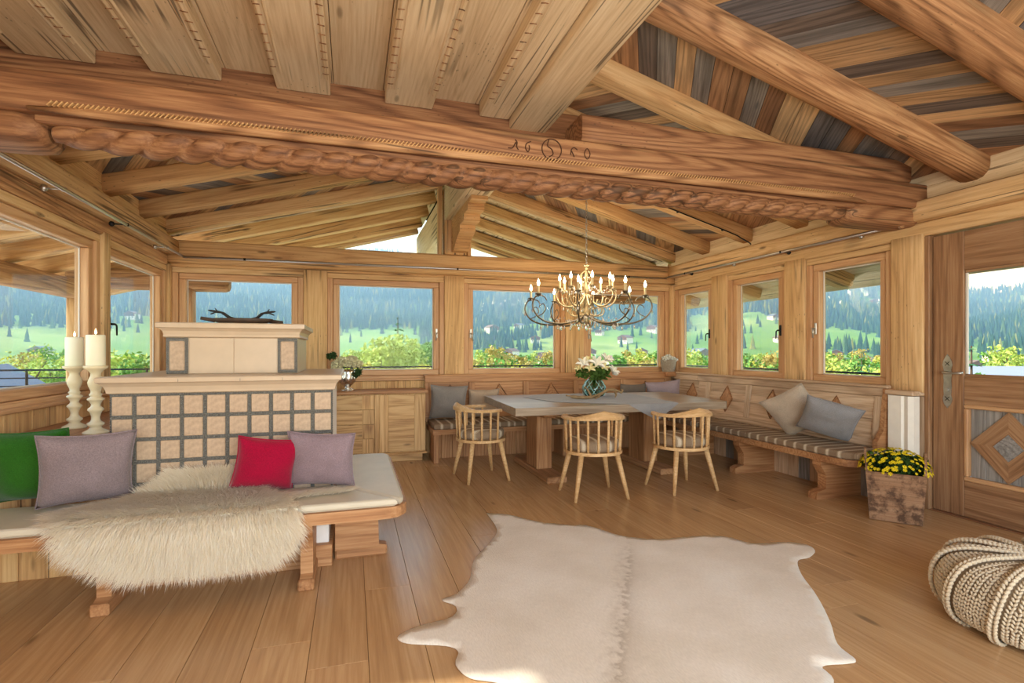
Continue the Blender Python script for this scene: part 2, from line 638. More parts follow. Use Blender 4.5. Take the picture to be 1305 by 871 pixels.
def window(side, g0, g1, hpos=None, black=False):
    wn[0] += 1
    c = (g0 + g1) / 2
    loc = {'back': (c, YB + .06, .93), 'right': (XR + .06, c, .93), 'left': (XL - .06, c, .93)}[side]
    w = sroot('window_%d' % wn[0], loc)
    sw, fw = .068, .062
    for z in ((ZG0 - sw, ZG0), (ZG1, ZG1 + sw)):
        wbox(side, 'sash_rail', (g0 - sw, g1 + sw), (.032, .128), z, M_sash, w, 'a', .006)
    for a in ((g0 - sw, g0), (g1, g1 + sw)):
        wbox(side, 'sash_stile', a, (.032, .128), (ZG0 + .0005, ZG1 - .0005), M_sash, w, 'z', .006)
    s2 = sw + .002
    for z in ((ZG0 - s2 - fw * .8, ZG0 - s2), (ZG1 + s2, ZG1 + s2 + fw)):
        wbox(side, 'frame_rail', (g0 - s2 - fw, g1 + s2 + fw), (.008, .14), z, M_post if z[0] > 2 else M_sash, w, 'a', .006)
    for a in ((g0 - s2 - fw, g0 - s2), (g1 + s2, g1 + s2 + fw)):
        wbox(side, 'frame_stile', a, (.008, .14), (ZG0 - s2 + .0005, ZG1 + s2 - .0005), M_sash, w, 'z', .006)
    # pale seal around the pane, then the pane
    for z in ((ZG0, ZG0 + .012), (ZG1 - .012, ZG1)):
        wbox(side, 'seal', (g0, g1), (.088, .098), z, M_seal, w, 'a', .002)
    for a in ((g0, g0 + .012), (g1 - .012, g1)):
        wbox(side, 'seal', a, (.088, .098), (ZG0 + .012, ZG1 - .012), M_seal, w, 'z', .002)
    wbox(side, 'pane', (g0 + .002, g1 - .002), (.1, .106), (ZG0 + .002, ZG1 - .002), M_glass, w, 'a', .0005)
    if hpos is not None:
        a, d = hpos
        handle(side, w, a, 1.53, d, black)
    return w


GL = {'left': [(3.0, 4.907), (5.30, 6.50)],
      'back': [(-1.80, -.686), (-.154, 1.009), (1.529, 2.695), (3.237, 4.36)],
      'right': [(3.527, 4.172), (4.701, 5.354), (5.904, 6.50)]}
HN = {'left': [None, (5.265, 1)], 'back': [None, (1.045, -1), (1.495, 1), (3.2, 1)], 'right': [(4.207, -1), (4.666, 1), (5.87, 1)]}
for side, lst in GL.items():
    for k, (g0, g1) in enumerate(lst):
        window(side, g0, g1, HN[side][k], black=(side == 'right' and k > 0) or side == 'left')
# posts between the windows
for side, lst, ends in (('back', GL['back'], (XL - .1, XR + .1)), ('left', GL['left'], (2.2, YB)), ('right', GL['right'], (3.12, YB))):
    fr = .068 + .002 + .062 + .001
    spans = []
    prev = ends[0]
    for g0, g1 in lst:
        spans.append((prev, g0 - fr))
        prev = g1 + fr
    spans.append((prev, ends[1]))
    for k, (a0, a1) in enumerate(spans):
        if a1 - a0 < .02:
            continue
        w = a1 - a0
        if side != 'back' and k == len(spans) - 1:
            a1 = YB + .1
        if side == 'back':
            p0, p1 = ((a0 + a1) / 2, YB + .06, .93), ((a0 + a1) / 2, YB + .06, 2.27)
            log('post', p0, p1, w, .16, M_post, wall['back'], r=.012, irr=.003, up=(0, 1, 0))
        else:
            X = XR + .06 if side == 'right' else XL - .06
            if a1 - a0 > .6:
                wbox(side, 'boarding', (a0, a1), (0, .14), (.93, 2.27), M_post, wall[side], 'z')
                continue
            log('post', (X, (a0 + a1) / 2, .93), (X, (a0 + a1) / 2, 2.27), .16, a1 - a0, M_post, wall[side], r=.012, irr=.003, up=(0, 1, 0))
# parapets below the windows, of upright boards
for side, a0, a1 in (('back', XL - .1, XR + .1), ('left', -2.3, YB + .15), ('right', 3.12, YB + .15)):
    wbox(side, 'parapet_core', (a0, a1), (.04, .15), (0, .925), M_dark, wall[side], 'a')
    a = a0
    while a < a1 - .03:
        b = min(a + .145, a1)
        wbox(side, 'board', (a + .001, b - .001), (0, .04), (0, .925), M_panel if side == 'right' else M_honey, wall[side], 'z', .003)
        a = b
    wbox(side, 'sill_board', (max(a0, XL) if side == 'back' else a0, min(a1, XR) if side == 'back' else min(a1, YB)), (-.045, .02), (.93, .958), M_sash if side != 'right' else M_panel, wall[side], 'a', .006)
# header boards over the windows, wall plates, infill up to the rafters
wbox('back', 'header_board', (XL, XR), (0, .14), (2.2495, 2.285), M_honey, wall['back'])
log('gable_beam', (XL - .05, YB + .0, 2.41), (XR + .05, YB + .0, 2.41), .2, .255, M_honey, wall['back'], r=.035, irr=.004, seg=26)
for side in ('left', 'right'):
    X0 = (XL - .05) if side == 'left' else (XR + .05)
    s = 1 if side == 'left' else -1
    ya = -2.3
    wbox(side, 'header_board', (ya, YB - .1), (-.012, .13), (2.2495, 2.37), M_logr if side == 'left' else M_post, wall[side], 'a', .012)
    log('wall_plate', (X0 + s * .07, ya, 2.45), (X0 + s * .07, YB - .09, 2.45), .20, .165, M_post, wall[side], r=.04, irr=.006, seg=26)
    wbox(side, 'infill_board', (ya if side == 'right' else 3.9, YB), (.0, .05), (2.52, 2.655), M_pale if side == 'right' else M_honey, wall[side], 'a')
    wbox(side, 'infill_board', (ya if side == 'right' else 3.9, YB), (.005, .05), (2.657, 2.84), M_pale if side == 'right' else M_honey, wall[side], 'a')
# plain stretches of wall towards the room behind
wbox('left', 'boarding', (-2.3, 3.9), (.02, .14), (2.54, 3.2), M_honey, wall['left'])
wbox('left', 'boarding', (-2.3, 2.2), (.0, .14), (.93, 2.25), M_honey, wall['left'])
wbox('right', 'boarding', (-2.3, 1.98), (.0, .14), (0, 2.25), M_post, wall['right'])

# ------------------------------------------------------------------ roof
RX, RZ, SL = 1.28, 3.47, .268          # ridge, underside of the rafters at the ridge, slope
zu = lambda X: RZ - SL * abs(X - RX)
RY = [1.2, 2.0, 2.78, 3.56, 4.35, 5.14, 5.91, 6.68]
ceiling = struct(mk('ceiling', [(RX, -2.4, RZ + .30), (6.8, -2.4, zu(6.8) + .30), (6.8, 9.85, zu(6.8) + .30), (RX, 9.85, RZ + .30),
                                (RX, 3.85, RZ + .30), (-3.9, 3.85, zu(-3.9) + .30), (-3.9, 9.85, zu(-3.9) + .30)],
                    [(0, 1, 2, 3), (4, 3, 6, 5)], M_dark))
SLEN = math.sqrt(1 + SL * SL)
RW, RH = .165, .15


def rafter(Y, side, x_in, x_out, big=False, name='rafter', par=None):
    s = 1 if side == 'right' else -1
    if big:
        w, h, r, mt = .24, .23, .085, M_logr
    else:
        w, h, r, mt = RW, RH, .022, M_honey
    p0 = Vector((x_in, Y, zu(x_in) + h / 2))
    p1 = Vector((x_out, Y, zu(x_out) + h / 2))
    return log(name, p0, p1, w, h, mt, par or ceiling, r=r, irr=.008 if big else .004, seg=14, up=(0, 0, 1), endround=.07 if name == 'eave_rafter' else 0)


for Y in RY:
    rafter(Y, 'right', RX + .06, XR + .03, big=Y < 3)
    if Y > 4:
        rafter(Y, 'left', RX - .06, XL - .03)
# ridge beam, king post and stepped corbel under the ridge by the gable
log('ridge_beam', (1.275, -2.3, 3.20), (1.275, 6.62, 3.20), .295, .46, M_pale, ceiling, r=.02, irr=.003, seg=26)
log('king_post', (1.275, YB, 2.535), (1.275, YB, 3.4), .2, .285, M_honey, wall['back'], r=.02, irr=.003, up=(1, 0, 0))
corb = MB()
st = [(6.60, 2.56), (6.60, 2.98), (5.45, 2.98), (5.45, 2.93), (5.62, 2.93), (5.62, 2.86), (5.82, 2.86), (5.82, 2.79), (6.06, 2.79), (6.06, 2.72), (6.3, 2.66), (6.45, 2.56)]
vv, ff = prism([(a, b) for a, b in st], -.11, .11)
mk('corbel', [(1.31 + c * .85, a, b) for a, b, c in vv], ff, M_honey, ceiling)
# roof boards: each bay is boarded diagonally, the direction turning from bay to bay
BPITCH = .152


def roof_bay(y0, y1, side, sgn):
    s = 1 if side == 'right' else -1
    dx = sgn * .62 * (y1 - y0)
    # local frame of one board: X along the board
    d = Vector((dx, y1 - y0, -s * SL * dx))
    if d.length < .1:
        return
    L = d.length
    X = d.normalized()
    nrm = Vector((s * SL, 0, 1)).normalized()
    Yv = nrm.cross(X)
    Mr = Matrix((X, Yv, nrm)).transposed()
    Mi = Mr.inverted()
    w = Vector((BPITCH - .004, 0, -s * SL * (BPITCH - .004)))
    th = nrm * .024
    base = [Vector((0, 0, 0)), w, w + d, d]
    v = [Mi @ (p) for p in base] + [Mi @ (p + th) for p in base]
    me = bpy.data.meshes.new('roof_board')
    me.from_pydata([tuple(p) for p in v], [], [(3, 2, 1, 0), (4, 5, 6, 7), (0, 1, 5, 4), (1, 2, 6, 5), (2, 3, 7, 6), (3, 0, 4, 7)])
    me.materials.append(M_roofb)
    M4 = Mr.to_4x4()
    lo, hi = (RX + .02 - max(0, dx), XR + .02 - min(dx, 0)) if side == 'right' else (XL - .02 - max(0, dx), RX - .02 - min(dx, 0))
    lo = max(lo, RX - .1) if side == 'right' else lo
    a = lo
    while a < hi - .02:
        M = M4.copy()
        zc = RZ - s * SL * (a - RX)
        M.translation = Vector((a, y0, zc + RH - .002))
        o = bpy.data.objects.new('roof_board', me)
        link(o, ceiling, M)
        a += BPITCH


for k, (y0, y1) in enumerate(zip(RY[:-1], RY[1:])):
    roof_bay(y0, y1, 'right', 1 if k % 2 == 0 else -1)
    if y0 > 4:
        roof_bay(y0, y1, 'left', -1 if k % 2 == 0 else 1)
roof_bay(3.86, 4.35, 'left', 1)
# flat board ceiling with broad carved battens in front of the tie beam
ZC = 3.12
fl = struct(box('ceiling', (-2.1, 1.128), (-2.4, 3.78), (ZC + .03, ZC + .06), M_dark))
xb = -2.1
while xb < 1.12:
    x1 = min(xb + .33, 1.128)
    box('ceiling_board', (xb + .002, x1 - .002), (-2.4, 3.78), (ZC, ZC + .03), M_pale, fl, 'y', .004)
    xb = x1
for xa, xe in ((-1.87, -1.475), (-1.188, -.797), (-.474, -.139), (.22, .549), (.895, 1.12)):
    b = box('batten', (xa, xe), (-2.4, 3.74), (ZC - .09, ZC), M_pale, fl, 'y', .006)
    for xx in (xa, xe):
        s = 1 if xx == xa else -1
        if xe == 1.12 and xx == xe:
            continue
        # half-round edge moulding with scalloped notches, stopped short of the end
        box('edge_moulding', (xx + s * .018 - .011, xx + s * .018 + .011), (-2.4, 3.52), (ZC - .104, ZC - .084), M_pale, b, 'y', .009)
        box('edge_bead', (xx + s * .052 - .008, xx + s * .052 + .008), (-2.4, 3.52), (ZC - .098, ZC - .084), M_pale, b, 'y', .006)
    if xe != 1.12 or True:
        mb = MB()
        y = 3.45
        while y > 1.2:
            for xx, s in ((xa, 1), (xe, -1)):
                if xx == 1.12:
                    continue
                mb.add(tube([(xx + s * .002, y, ZC - .094), (xx + s * .016, y - .025, ZC - .107), (xx + s * .034, y - .012, ZC - .098)], .0028, 5))
            y -= .085
        mb.build('scallop_cuts', M_tie, b)
# tie beam: lower timber with rope carving, upper timbers
tie = struct(log('tie_beam', (-2.0, 3.275, 2.57), (4.56, 3.275, 2.57), .35, .20, M_tie, None, r=.02, irr=.003, seg=40))
log('upper_timber', (1.43, 3.25, 2.760), (4.35, 3.25, 2.760), .29, .18, M_tie, tie, r=.03, irr=.006, seg=20)
log('upper_timber', (-2.1, 3.86, 2.90), (1.76, 3.86, 2.90), .22, .50, M_tie, tie, r=.02, irr=.003, seg=20)
# end blocks of the lower timber
for xa, xe in ((-2.0, -1.46), (3.76, 4.52)):
    log('beam_end', (xa, 3.28, 2.415), (xe, 3.28, 2.415), .3, .17, M_tie, tie, r=.075, irr=.006, seg=8, endround=.12)
box('soffit', (-1.5, 3.8), (3.14, 3.43), (2.43, 2.475), M_tie, tie, 'x', .01)
# rope
v, f = [], []
nx, na = 420, 20
x0, x1 = -1.44, 3.74
for i in range(nx + 1):
    t = i / nx
    X = x0 + (x1 - x0) * t
    env = min(1, t * 12, (1 - t) * 12) ** .5
    for j in range(na):
        a = 2 * math.pi * j / na
        ph = (a * 2 + X * 38) / 2
        r = (.050 + .034 * abs(math.sin(ph)) ** .55) * (.55 + .45 * env)
        v.append((X, 3.225 + r * 1.15 * math.cos(a), 2.405 + r * math.sin(a)))
for i in range(nx):
    for j in range(na):
        a, b = i * na + j, i * na + (j + 1) % na
        f.append((a, b, b + na, a + na))
f += [tuple(range(na)), tuple(nx * na + j for j in range(na))]
rope = mk('rope_carving', v, f, M_tie, tie, None, True)
# toothed moulding over the rope
mb = MB()
mb.add(tube([(-1.5, 3.098, 2.478), (-1.2, 3.09, 2.482), (3.6, 3.09, 2.482), (3.85, 3.098, 2.47)], [.012, .026, .026, .010], 8))
mb.build('moulding', M_logr, tie, None, True)
mb = MB()
X = -1.4
while X < 3.7:
    mb.add(chamfer_box(.006, .03, .034, .002), Matrix.Translation((X, 3.080, 2.502)) @ Matrix.Rotation(.7, 4, 'Y'))
    X += .0215
mb.build('tooth_cuts', M_honey, tie)
# carved year and emblem: 1 6 (circle with S) 6 0
mb = MB()


def stroke(pts, r=.0035, n=6):
    mb.add(tube([(p[0], 3.0985, p[1]) for p in (bez([(a, 0, b) for a, b in pts], 6) if len(pts) > 2 else [Vector((a, 0, b)) for a, b in pts]) for p in [(p[0], p[2])]], r, n))


stroke([(.925, 2.56), (.955, 2.565), (.975, 2.60), (.982, 2.572), (.992, 2.556)])
stroke([(.972, 2.618), (.984, 2.60), (.98, 2.575)])
stroke([(1.075, 2.618), (1.045, 2.60), (1.04, 2.57), (1.056, 2.552), (1.066, 2.575), (1.062, 2.592)])
cc, R = (1.215, 2.583), .066
mb.add(tube([(cc[0] + R * math.cos(a), 3.0985, cc[1] + R * math.sin(a)) for a in [2 * math.pi * k / 32 for k in range(32)]], .0035, 6, closed=True))
stroke([(cc[0] - .02, cc[1] + .062), (cc[0] - .028, cc[1] + .02), (cc[0], cc[1]), (cc[0] + .008, cc[1] - .03), (cc[0] - .02, cc[1] - .05)])
stroke([(1.345, 2.565), (1.352, 2.60), (1.372, 2.612), (1.392, 2.60)])
stroke([(1.352, 2.588), (1.362, 2.57), (1.37, 2.552)])
mb.add(tube([(1.462 + .02 * math.cos(a) * (1 - .25 * abs(math.sin(a))), 3.0985, 2.582 + .034 * math.sin(a)) for a in [2 * math.pi * k / 20 for k in range(20)]], .003, 6, closed=True))
M_cut = plain('carved_line', srgb(74, 44, 24), .8)
mb.build('carved_year', M_cut, tie)

# gable windows
for s in (-1, 1):
    wn[0] += 1
    w = sroot('window_%d' % wn[0], (RX + s * 1.2, YB, 2.55))
    xi, xo = (1.06, -1.55) if s < 0 else (1.49, 4.1)
    pts = [(xi, 2.552), (xo, 2.552), (xo, max(zu(xo), 2.56)), (xi, zu(xi) + .005)]
    v, f = prism(pts, 0, .008)
    mk('pane', [(a, YB + .075 + c, b) for a, b, c in v], f, M_glass, w)
    wbox('back', 'frame_stile', (xi, xi + .05) if s < 0 else (xi - .05, xi), (-.03, .09), (2.54, zu(xi) + .03), M_honey, w, 'z')
    log('frame_rail', (xi, YB + .06, zu(xi) + .012), (xo - .3 * -s, YB + .06, zu(xo + .3 * s) + .012), .05, .05, M_pale, w, r=.006, irr=.001)
    wbox('back', 'frame_rail', (min(xi, xo), max(xi, xo)), (.03, .09), (2.535, 2.556), M_sash, w)

# ------------------------------------------------------------------ eaves outside
eave = sroot('trim_1')
for Y in (2.1, 3.72, 5.32, 6.94, 8.5):
    log('eave_rafter', (XR + .16, Y, zu(XR + .16) + .11), (6.32, Y, zu(6.32) + .11), .22, .23, M_honey, eave, r=.03, irr=.005, seg=8, endround=.12)
for Y in RY + [7.45, 8.22, 9.0, 9.55]:
    if Y > 4:
        log('eave_rafter', (XL - .16, Y, zu(XL - .16) + .11), (-3.75, Y, zu(-3.75) + .11), .18, .21, M_honey, eave, r=.03, irr=.005, seg=8, endround=.08)
for Y in (7.45, 8.22, 9.0, 9.55):
    rafter(Y, 'right', RX + .15, XR + .16, par=eave)
    rafter(Y, 'left', RX - .15, XL - .16, par=eave)
log('ridge_end', (1.275, 6.82, 3.12), (1.275, 9.75, 3.12), .295, .50, M_pale, eave, r=.02, irr=.003, seg=8, endround=.1)
for s, xa, xe, y0 in ((1, XR + .14, 6.75, -2.4), (-1, XL - .14, -3.9, 3.86)):
    a = xa
    while s * (xe - a) > .02:
        b = a + s * .16
        am = (a + b) / 2
        M = Matrix.Translation((am, (y0 + 9.8) / 2, zu(am) + RH + .03)) @ Matrix.Rotation(math.atan(SL) * s, 4, 'Y')
        box('eave_board', (-.079, .079), (-(9.8 - y0) / 2, (9.8 - y0) / 2), (-.012, .012), M_pale, eave, 'y', .003, M=M)
        a = b
for s, xa, xe in ((1, RX + .02, XR + .12), (-1, RX - .02, XL - .12)):
    a = xa
    while s * (xe - a) > .02:
        b = a + s * .18
        am = (a + b) / 2
        M = Matrix.Translation((am, 8.3, zu(am) + RH + .03)) @ Matrix.Rotation(math.atan(SL) * s, 4, 'Y')
        box('eave_board', (-.089, .089), (-1.5, 1.5), (-.012, .012), M_pale, eave, 'y', .003, M=M)
        a = b
# purlin with its posts under the left eave
log('eave_purlin', (-3.35, 3.9, 2.08), (-3.35, 8.3, 2.08), .22, .24, M_logr, eave, r=.07, irr=.008, seg=16, endround=.05)
log('eave_post', (-3.35, 7.95, -.1), (-3.35, 7.95, 1.97), .16, .16, M_honey, eave, r=.04, irr=.006, up=(0, 1, 0))
log('gable_post', (-2.16, 8.1, -.1), (-2.16, 8.1, 2.3), .2, .2, M_logr, eave, r=.03, irr=.006, up=(0, 1, 0))
log('gable_purlin', (-3.5, 8.1, 2.25), (-1.62, 8.1, 2.25), .22, .26, M_logr, eave, r=.06, irr=.008, seg=8, endround=.06)
log('purlin_end', (4.9, 8.1, 2.24), (3.6, 8.1, 2.24), .22, .24, M_logr, eave, r=.06, irr=.008, seg=8, endround=.06)

# ------------------------------------------------------------------ door in the right wall
DY0, DY1, DZ = 2.06, 3.078, 2.235
door = sroot('door_1', (XR + .04, 2.57, 0))
dx0, dx1 = XR + .032, XR + .09
for a, b in ((DY0, 2.285), (2.852, DY1)):
    box('stile', (dx0, dx1), (a, b), (.012, DZ), M_door, door, 'z', .004)
for a, b in ((.012, .29), (.885, 1.10), (1.93, DZ)):
    box('rail', (dx0, dx1), (2.286, 2.851), (a, b), M_door, door, 'y', .004)
for a, b in ((.29, .325), (.855, .885)):
    box('panel_moulding', (dx0 - .008, dx1 - .015), (2.286, 2.851), (a, b), M_sash, door, 'y', .008)
for a, b in ((2.286, 2.318), (2.820, 2.851)):
    box('panel_moulding', (dx0 - .008, dx1 - .015), (a, b), (.326, .854), M_sash, door, 'z', .008)
yy = 2.318
while yy < 2.815:
    box('panel_board', (dx0 + .028, dx1 - .005), (yy + .001, min(yy + .1, 2.82) - .001), (.326, .854), M_weath, door, 'z', .002)
    yy += .1005
# diamond of four pieces round a grey lozenge
cy, cz, hw, hh = 2.569, .59, .247, .262
for sy in (-1, 1):
    for sz in (-1, 1):
        k = .38
        P = [(cy + sy * hw, cz), (cy, cz + sz * hh), (cy, cz + sz * hh * k), (cy + sy * hw * k, cz)]
        M, L = frame_to((dx0 + .02, P[0][0], P[0][1]), (dx0 + .02, P[1][0], P[1][1]), (1, 0, 0))
        Mi = M.inverted()
        v = [Mi @ Vector((dx0 + d, a, b)) for d in (.012, .03) for a, b in P]
        mk('lozenge_strip', v, [(0, 1, 2, 3), (7, 6, 5, 4), (0, 4, 5, 1), (1, 5, 6, 2), (2, 6, 7, 3), (3, 7, 4, 0)], M_door, door, M)
k = .375
v = [Vector((dx0 + d, a, b)) for d in (.008, .03) for a, b in ((cy - hw * k, cz), (cy, cz + hh * k), (cy + hw * k, cz), (cy, cz - hh * k))]
mk('lozenge', v, [(0, 1, 2, 3), (7, 6, 5, 4), (0, 4, 5, 1), (1, 5, 6, 2), (2, 6, 7, 3), (3, 7, 4, 0)], M_weath, door)
box('pane', (dx0 + .03, dx0 + .036), (2.288, 2.849), (1.102, 1.928), M_glass, door, 'y', .0005)
for a, b in ((1.10, 1.122), (1.91, 1.93)):
    box('glazing_bead', (dx0 + .012, dx0 + .028), (2.288, 2.849), (a, b), M_door, door, 'y', .003)
for a, b in ((2.288, 2.305), (2.832, 2.849)):
    box('glazing_bead', (dx0 + .012, dx0 + .028), (a, b), (1.123, 1.909), M_seal, door, 'z', .003)
# long pierced handle plate with lever
hy = 2.965
prof = [(-.02, -.19), (-.028, -.17), (-.034, -.14), (-.026, -.11), (-.030, -.05), (-.026, 0), (-.030, .05), (-.026, .09), (-.036, .13), (-.03, .16), (-.016, .19)]
poly = [(a, b) for a, b in prof] + [(0, .215)] + [(-a, b) for a, b in prof[::-1]] + [(0, -.215)]
v, f = prism(poly, 0, .006)
pl = mk('handle_plate', [(dx0 - .001 - c, hy + a, 1.06 + b) for a, b, c in v], f, M_pewter, door)
mk('lever', *tube([(dx0, hy, 1.13), (dx0 - .055, hy, 1.13), (dx0 - .062, hy - .03, 1.128), (dx0 - .062, hy - .08, 1.126), (dx0 - .06, hy - .14, 1.13)], [.011, .010, .010, .007, .011], 10), M_pewter, pl, None, True)
mk('keyhole', *tube([(dx0 - .008, hy, .99), (dx0 - .014, hy, .99)], [.016, .013], 12), M_rod, pl)
for z in (1.2, .92):
    for s in (-1, 1):
        mk('engraving', *tube([(dx0 - .008, hy - .016, z - s * .016), (dx0 - .008, hy + .016, z + s * .016)], .0022, 5), M_iron, pl)
# door casing
trim = sroot('trim_2', (XR, 2.57, 0))
box('casing', (XR - .002, XR + .13), (DY1 + .006, DY1 + .045), (0, DZ + .012), M_door, trim, 'z')
box('casing', (XR - .002, XR + .13), (DY0 - .045, DY0 - .006), (0, DZ + .012), M_post, trim, 'z')
box('threshold', (XR + .0, XR + .13), (DY0 - .04, DY1 + .04), (0, .009), M_tie, trim, 'y')

# ------------------------------------------------------------------ rods round the room
def rod(name, label, p0, p1, nbr, out, finial=None):
    p0, p1 = Vector(p0), Vector(p1)
    r = thing(name, label, 'rod', p0)
    mk('bar', *tube([p0, p0.lerp(p1, .5), p1], .0135, 8), M_rod, r, None, True)
    out = Vector(out)
    for k in range(nbr):
        p = p0.lerp(p1, (k + .5) / nbr if nbr > 1 else .5)
        mb = MB()
        mb.add(tube([p - out * .004, p + out * .05, p + out * .105], [.007, .006, .007], 6))
        mb.add(ball(.022, p + out * .105, 8, 5))
        mb.add(tube([p + Vector((0, 0, -.012)), p + Vector((0, 0, .012))], .017, 8))
        mb.build('bracket', M_iron if k % 2 == 0 else M_rod, r, None, True)
    if finial:
        mk('finial', *ball(.03, finial, 12, 8), M_logr, r, None, True)


rod('curtain_rod', 'slim iron rod along the window wall beside the stove', (-1.78, 2.6, 2.345), (-1.78, 6.53, 2.345), 4, (-1, 0, 0))
rod('curtain_rod', 'slim iron rod under the gable beam across the back windows', (-1.77, 6.53, 2.335), (4.33, 6.53, 2.345), 5, (0, 1, .0))
rod('curtain_rod', 'slim iron rod above the benches ending in a wooden ball by the door', (4.34, 6.52, 2.36), (4.36, 3.22, 2.345), 4, (1, 0, 0), (4.36, 3.19, 2.345))
# black cable clipped under a rafter
P = [(2.60, 5.06, zu(2.6) - .006), (3.2, 5.06, zu(3.2) - .006), (4.2, 5.06, zu(4.2) - .006), (4.36, 5.06, zu(4.36) - .02), (4.42, 5.0, 2.565), (4.43, 4.98, 2.54)]
cab = tag(mk('cable', *tube(bez(P, 6), .007, 6), M_iron, None, None, True), 'thin black cable clipped under a rafter', 'cable')
for q in (2.9, 3.5, 4.1):
    mk('clip', *tube([(q, 5.075, zu(q) - .012), (q, 5.06, zu(q) - .018), (q, 5.045, zu(q) - .012)], .008, 6), M_iron, cab)

# ------------------------------------------------------------------ terrace, railing
M_deck = plain('terrace_slab', srgb(226, 222, 212), .8, noise_amt=.08)
terr = struct(mk('ground', *prism([(-6.9, -2.4), (-2.2, -2.4), (-2.2, 6.98), (4.78, 6.98), (4.78, -2.4), (6.9, -2.4), (6.9, 10.4), (-6.9, 10.4)], -.3, -.06), M_deck))


def railing(label, pts, posts):
    r = thing('terrace_railing', label, 'railing', (pts[0][0], pts[0][1], -.06))
    for z in (1.0, .875, .75, .5, .25):
        mk('bar', *tube([(a, b, z) for a, b in pts], .016 if z == 1.0 else .011, 6), M_iron, r)
    for a, b in posts:
        mk('post', *tube([(a, b, -.06), (a, b, 1.02)], .018, 6), M_iron, r)


railing('black metal terrace railing outside the windows beside the stove', [(-6.6, 3), (-6.6, 10)], [(-6.6, 3 + 1.75 * k) for k in range(5)])
railing('black metal terrace railing outside the windows behind the dining table', [(-6.55, 10.05), (6.55, 10.05)], [(-6.5 + 1.625 * k, 10.05) for k in range(9)])
railing('black metal terrace railing outside the glazed door', [(6.6, 0), (6.6, 10)], [(6.6, 1.67 * k) for k in range(7)])

# ------------------------------------------------------------------ landscape
rl = random.Random(11)
ETAB = [(-75, 9), (-30, 10.5), (-10, 10), (0, 10), (20, 9.5), (31, 9.2), (35, 6.6), (38, 7.0), (42, 8.6), (48, 8.6), (53, 7.2), (57, 4.9), (60, 4.5), (66, 5.0), (105, 6)]


def elev(ph):
    for (a, ea), (b, eb) in zip(ETAB[:-1], ETAB[1:]):
        if a <= ph <= b:
            t = (ph - a) / (b - a)
            t = t * t * (3 - 2 * t)
            return ea + (eb - ea) * t
    return 8


def sstep(a, b, x):
    t = max(0, min(1, (x - a) / (b - a)))
    return t * t * (3 - 2 * t)


def hgt(ph, r):
    """terrain height at azimuth ph (degrees from +Y clockwise) and distance r"""
    z = -3.5 - 14 * sstep(15, 160, r) + 6 * sstep(200, 800, r)
    E = math.tan(math.radians(elev(ph))) * 2300
    z += E * (max(0, min(1, (r - 420) / 1880)) ** 1.25)
    a = math.radians(ph)
    p = Vector((r * math.sin(a), r * math.cos(a), 0))
    z += (noise.noise(p / 420) * 55 + noise.noise(p / 140) * 14) * sstep(500, 1500, r)
    if r > 2300:
        z -= (r - 2300) * .3
    return z


def forest_mask(x, y, ph, r):
    n = noise.noise(Vector((x / 330, y / 330, 3.1))) + .5 * noise.noise(Vector((x / 110, y / 110, 8.2)))
    return n + .95 * sstep(520, 1300, r) - .16 + (.3 * sstep(600, 1000, r) if ph < 31 else 0) - (.35 * sstep(1500, 700, r) if 34 < ph < 47 else 0)


M_mead, nt, bs = newmat('alpine_meadow')
tc = N(nt, 'ShaderNodeTexCoord')
n1 = N(nt, 'ShaderNodeTexNoise', {'Vector': tc.outputs['Object'], 'Scale': .006, 'Detail': 5.}).outputs[0]
nt.links.new(ramp(nt, n1, [(.3, srgb(92, 128, 56)), (.5, srgb(116, 150, 68)), (.62, srgb(146, 164, 92)), (.72, srgb(104, 132, 66))]), bs.inputs['Base Color'])
bs.inputs['Roughness'].default_value = 1
bs.inputs['Specular IOR Level'].default_value = 0
PH = [-75 + 1.25 * i for i in range(145)]
RR = [16 * (3400 / 16) ** (i / 62) for i in range(63)]
v, f = [], []
for r in RR:
    for ph in PH:
        a = math.radians(ph)
        v.append((r * math.sin(a), r * math.cos(a), hgt(ph, r)))
n = len(PH)
for i in range(len(RR) - 1):
    for j in range(n - 1):
        a = i * n + j
        f.append((a, a + 1, a + n + 1, a + n))
hills = struct(mk('hills', v, f, M_mead, None, None, True))

# forest of conifers on the slopes
tv, tf = [], []


def conifer(x, y, z, h, w, k=5):
    n0 = len(tv)
    a0 = rl.random() * 6
    for (zb, zt, rr) in ((.0, .55, 1.), (.32, 1., .62)):
        b = len(tv)
        for j in range(k):
            a = a0 + 2 * math.pi * j / k
            tv.append((x + w * rr * math.cos(a), y + w * rr * math.sin(a), z + zb * h))
        tv.append((x, y, z + zt * h))
        for j in range(k):
            tf.append((b + j, b + (j + 1) % k, b + k))


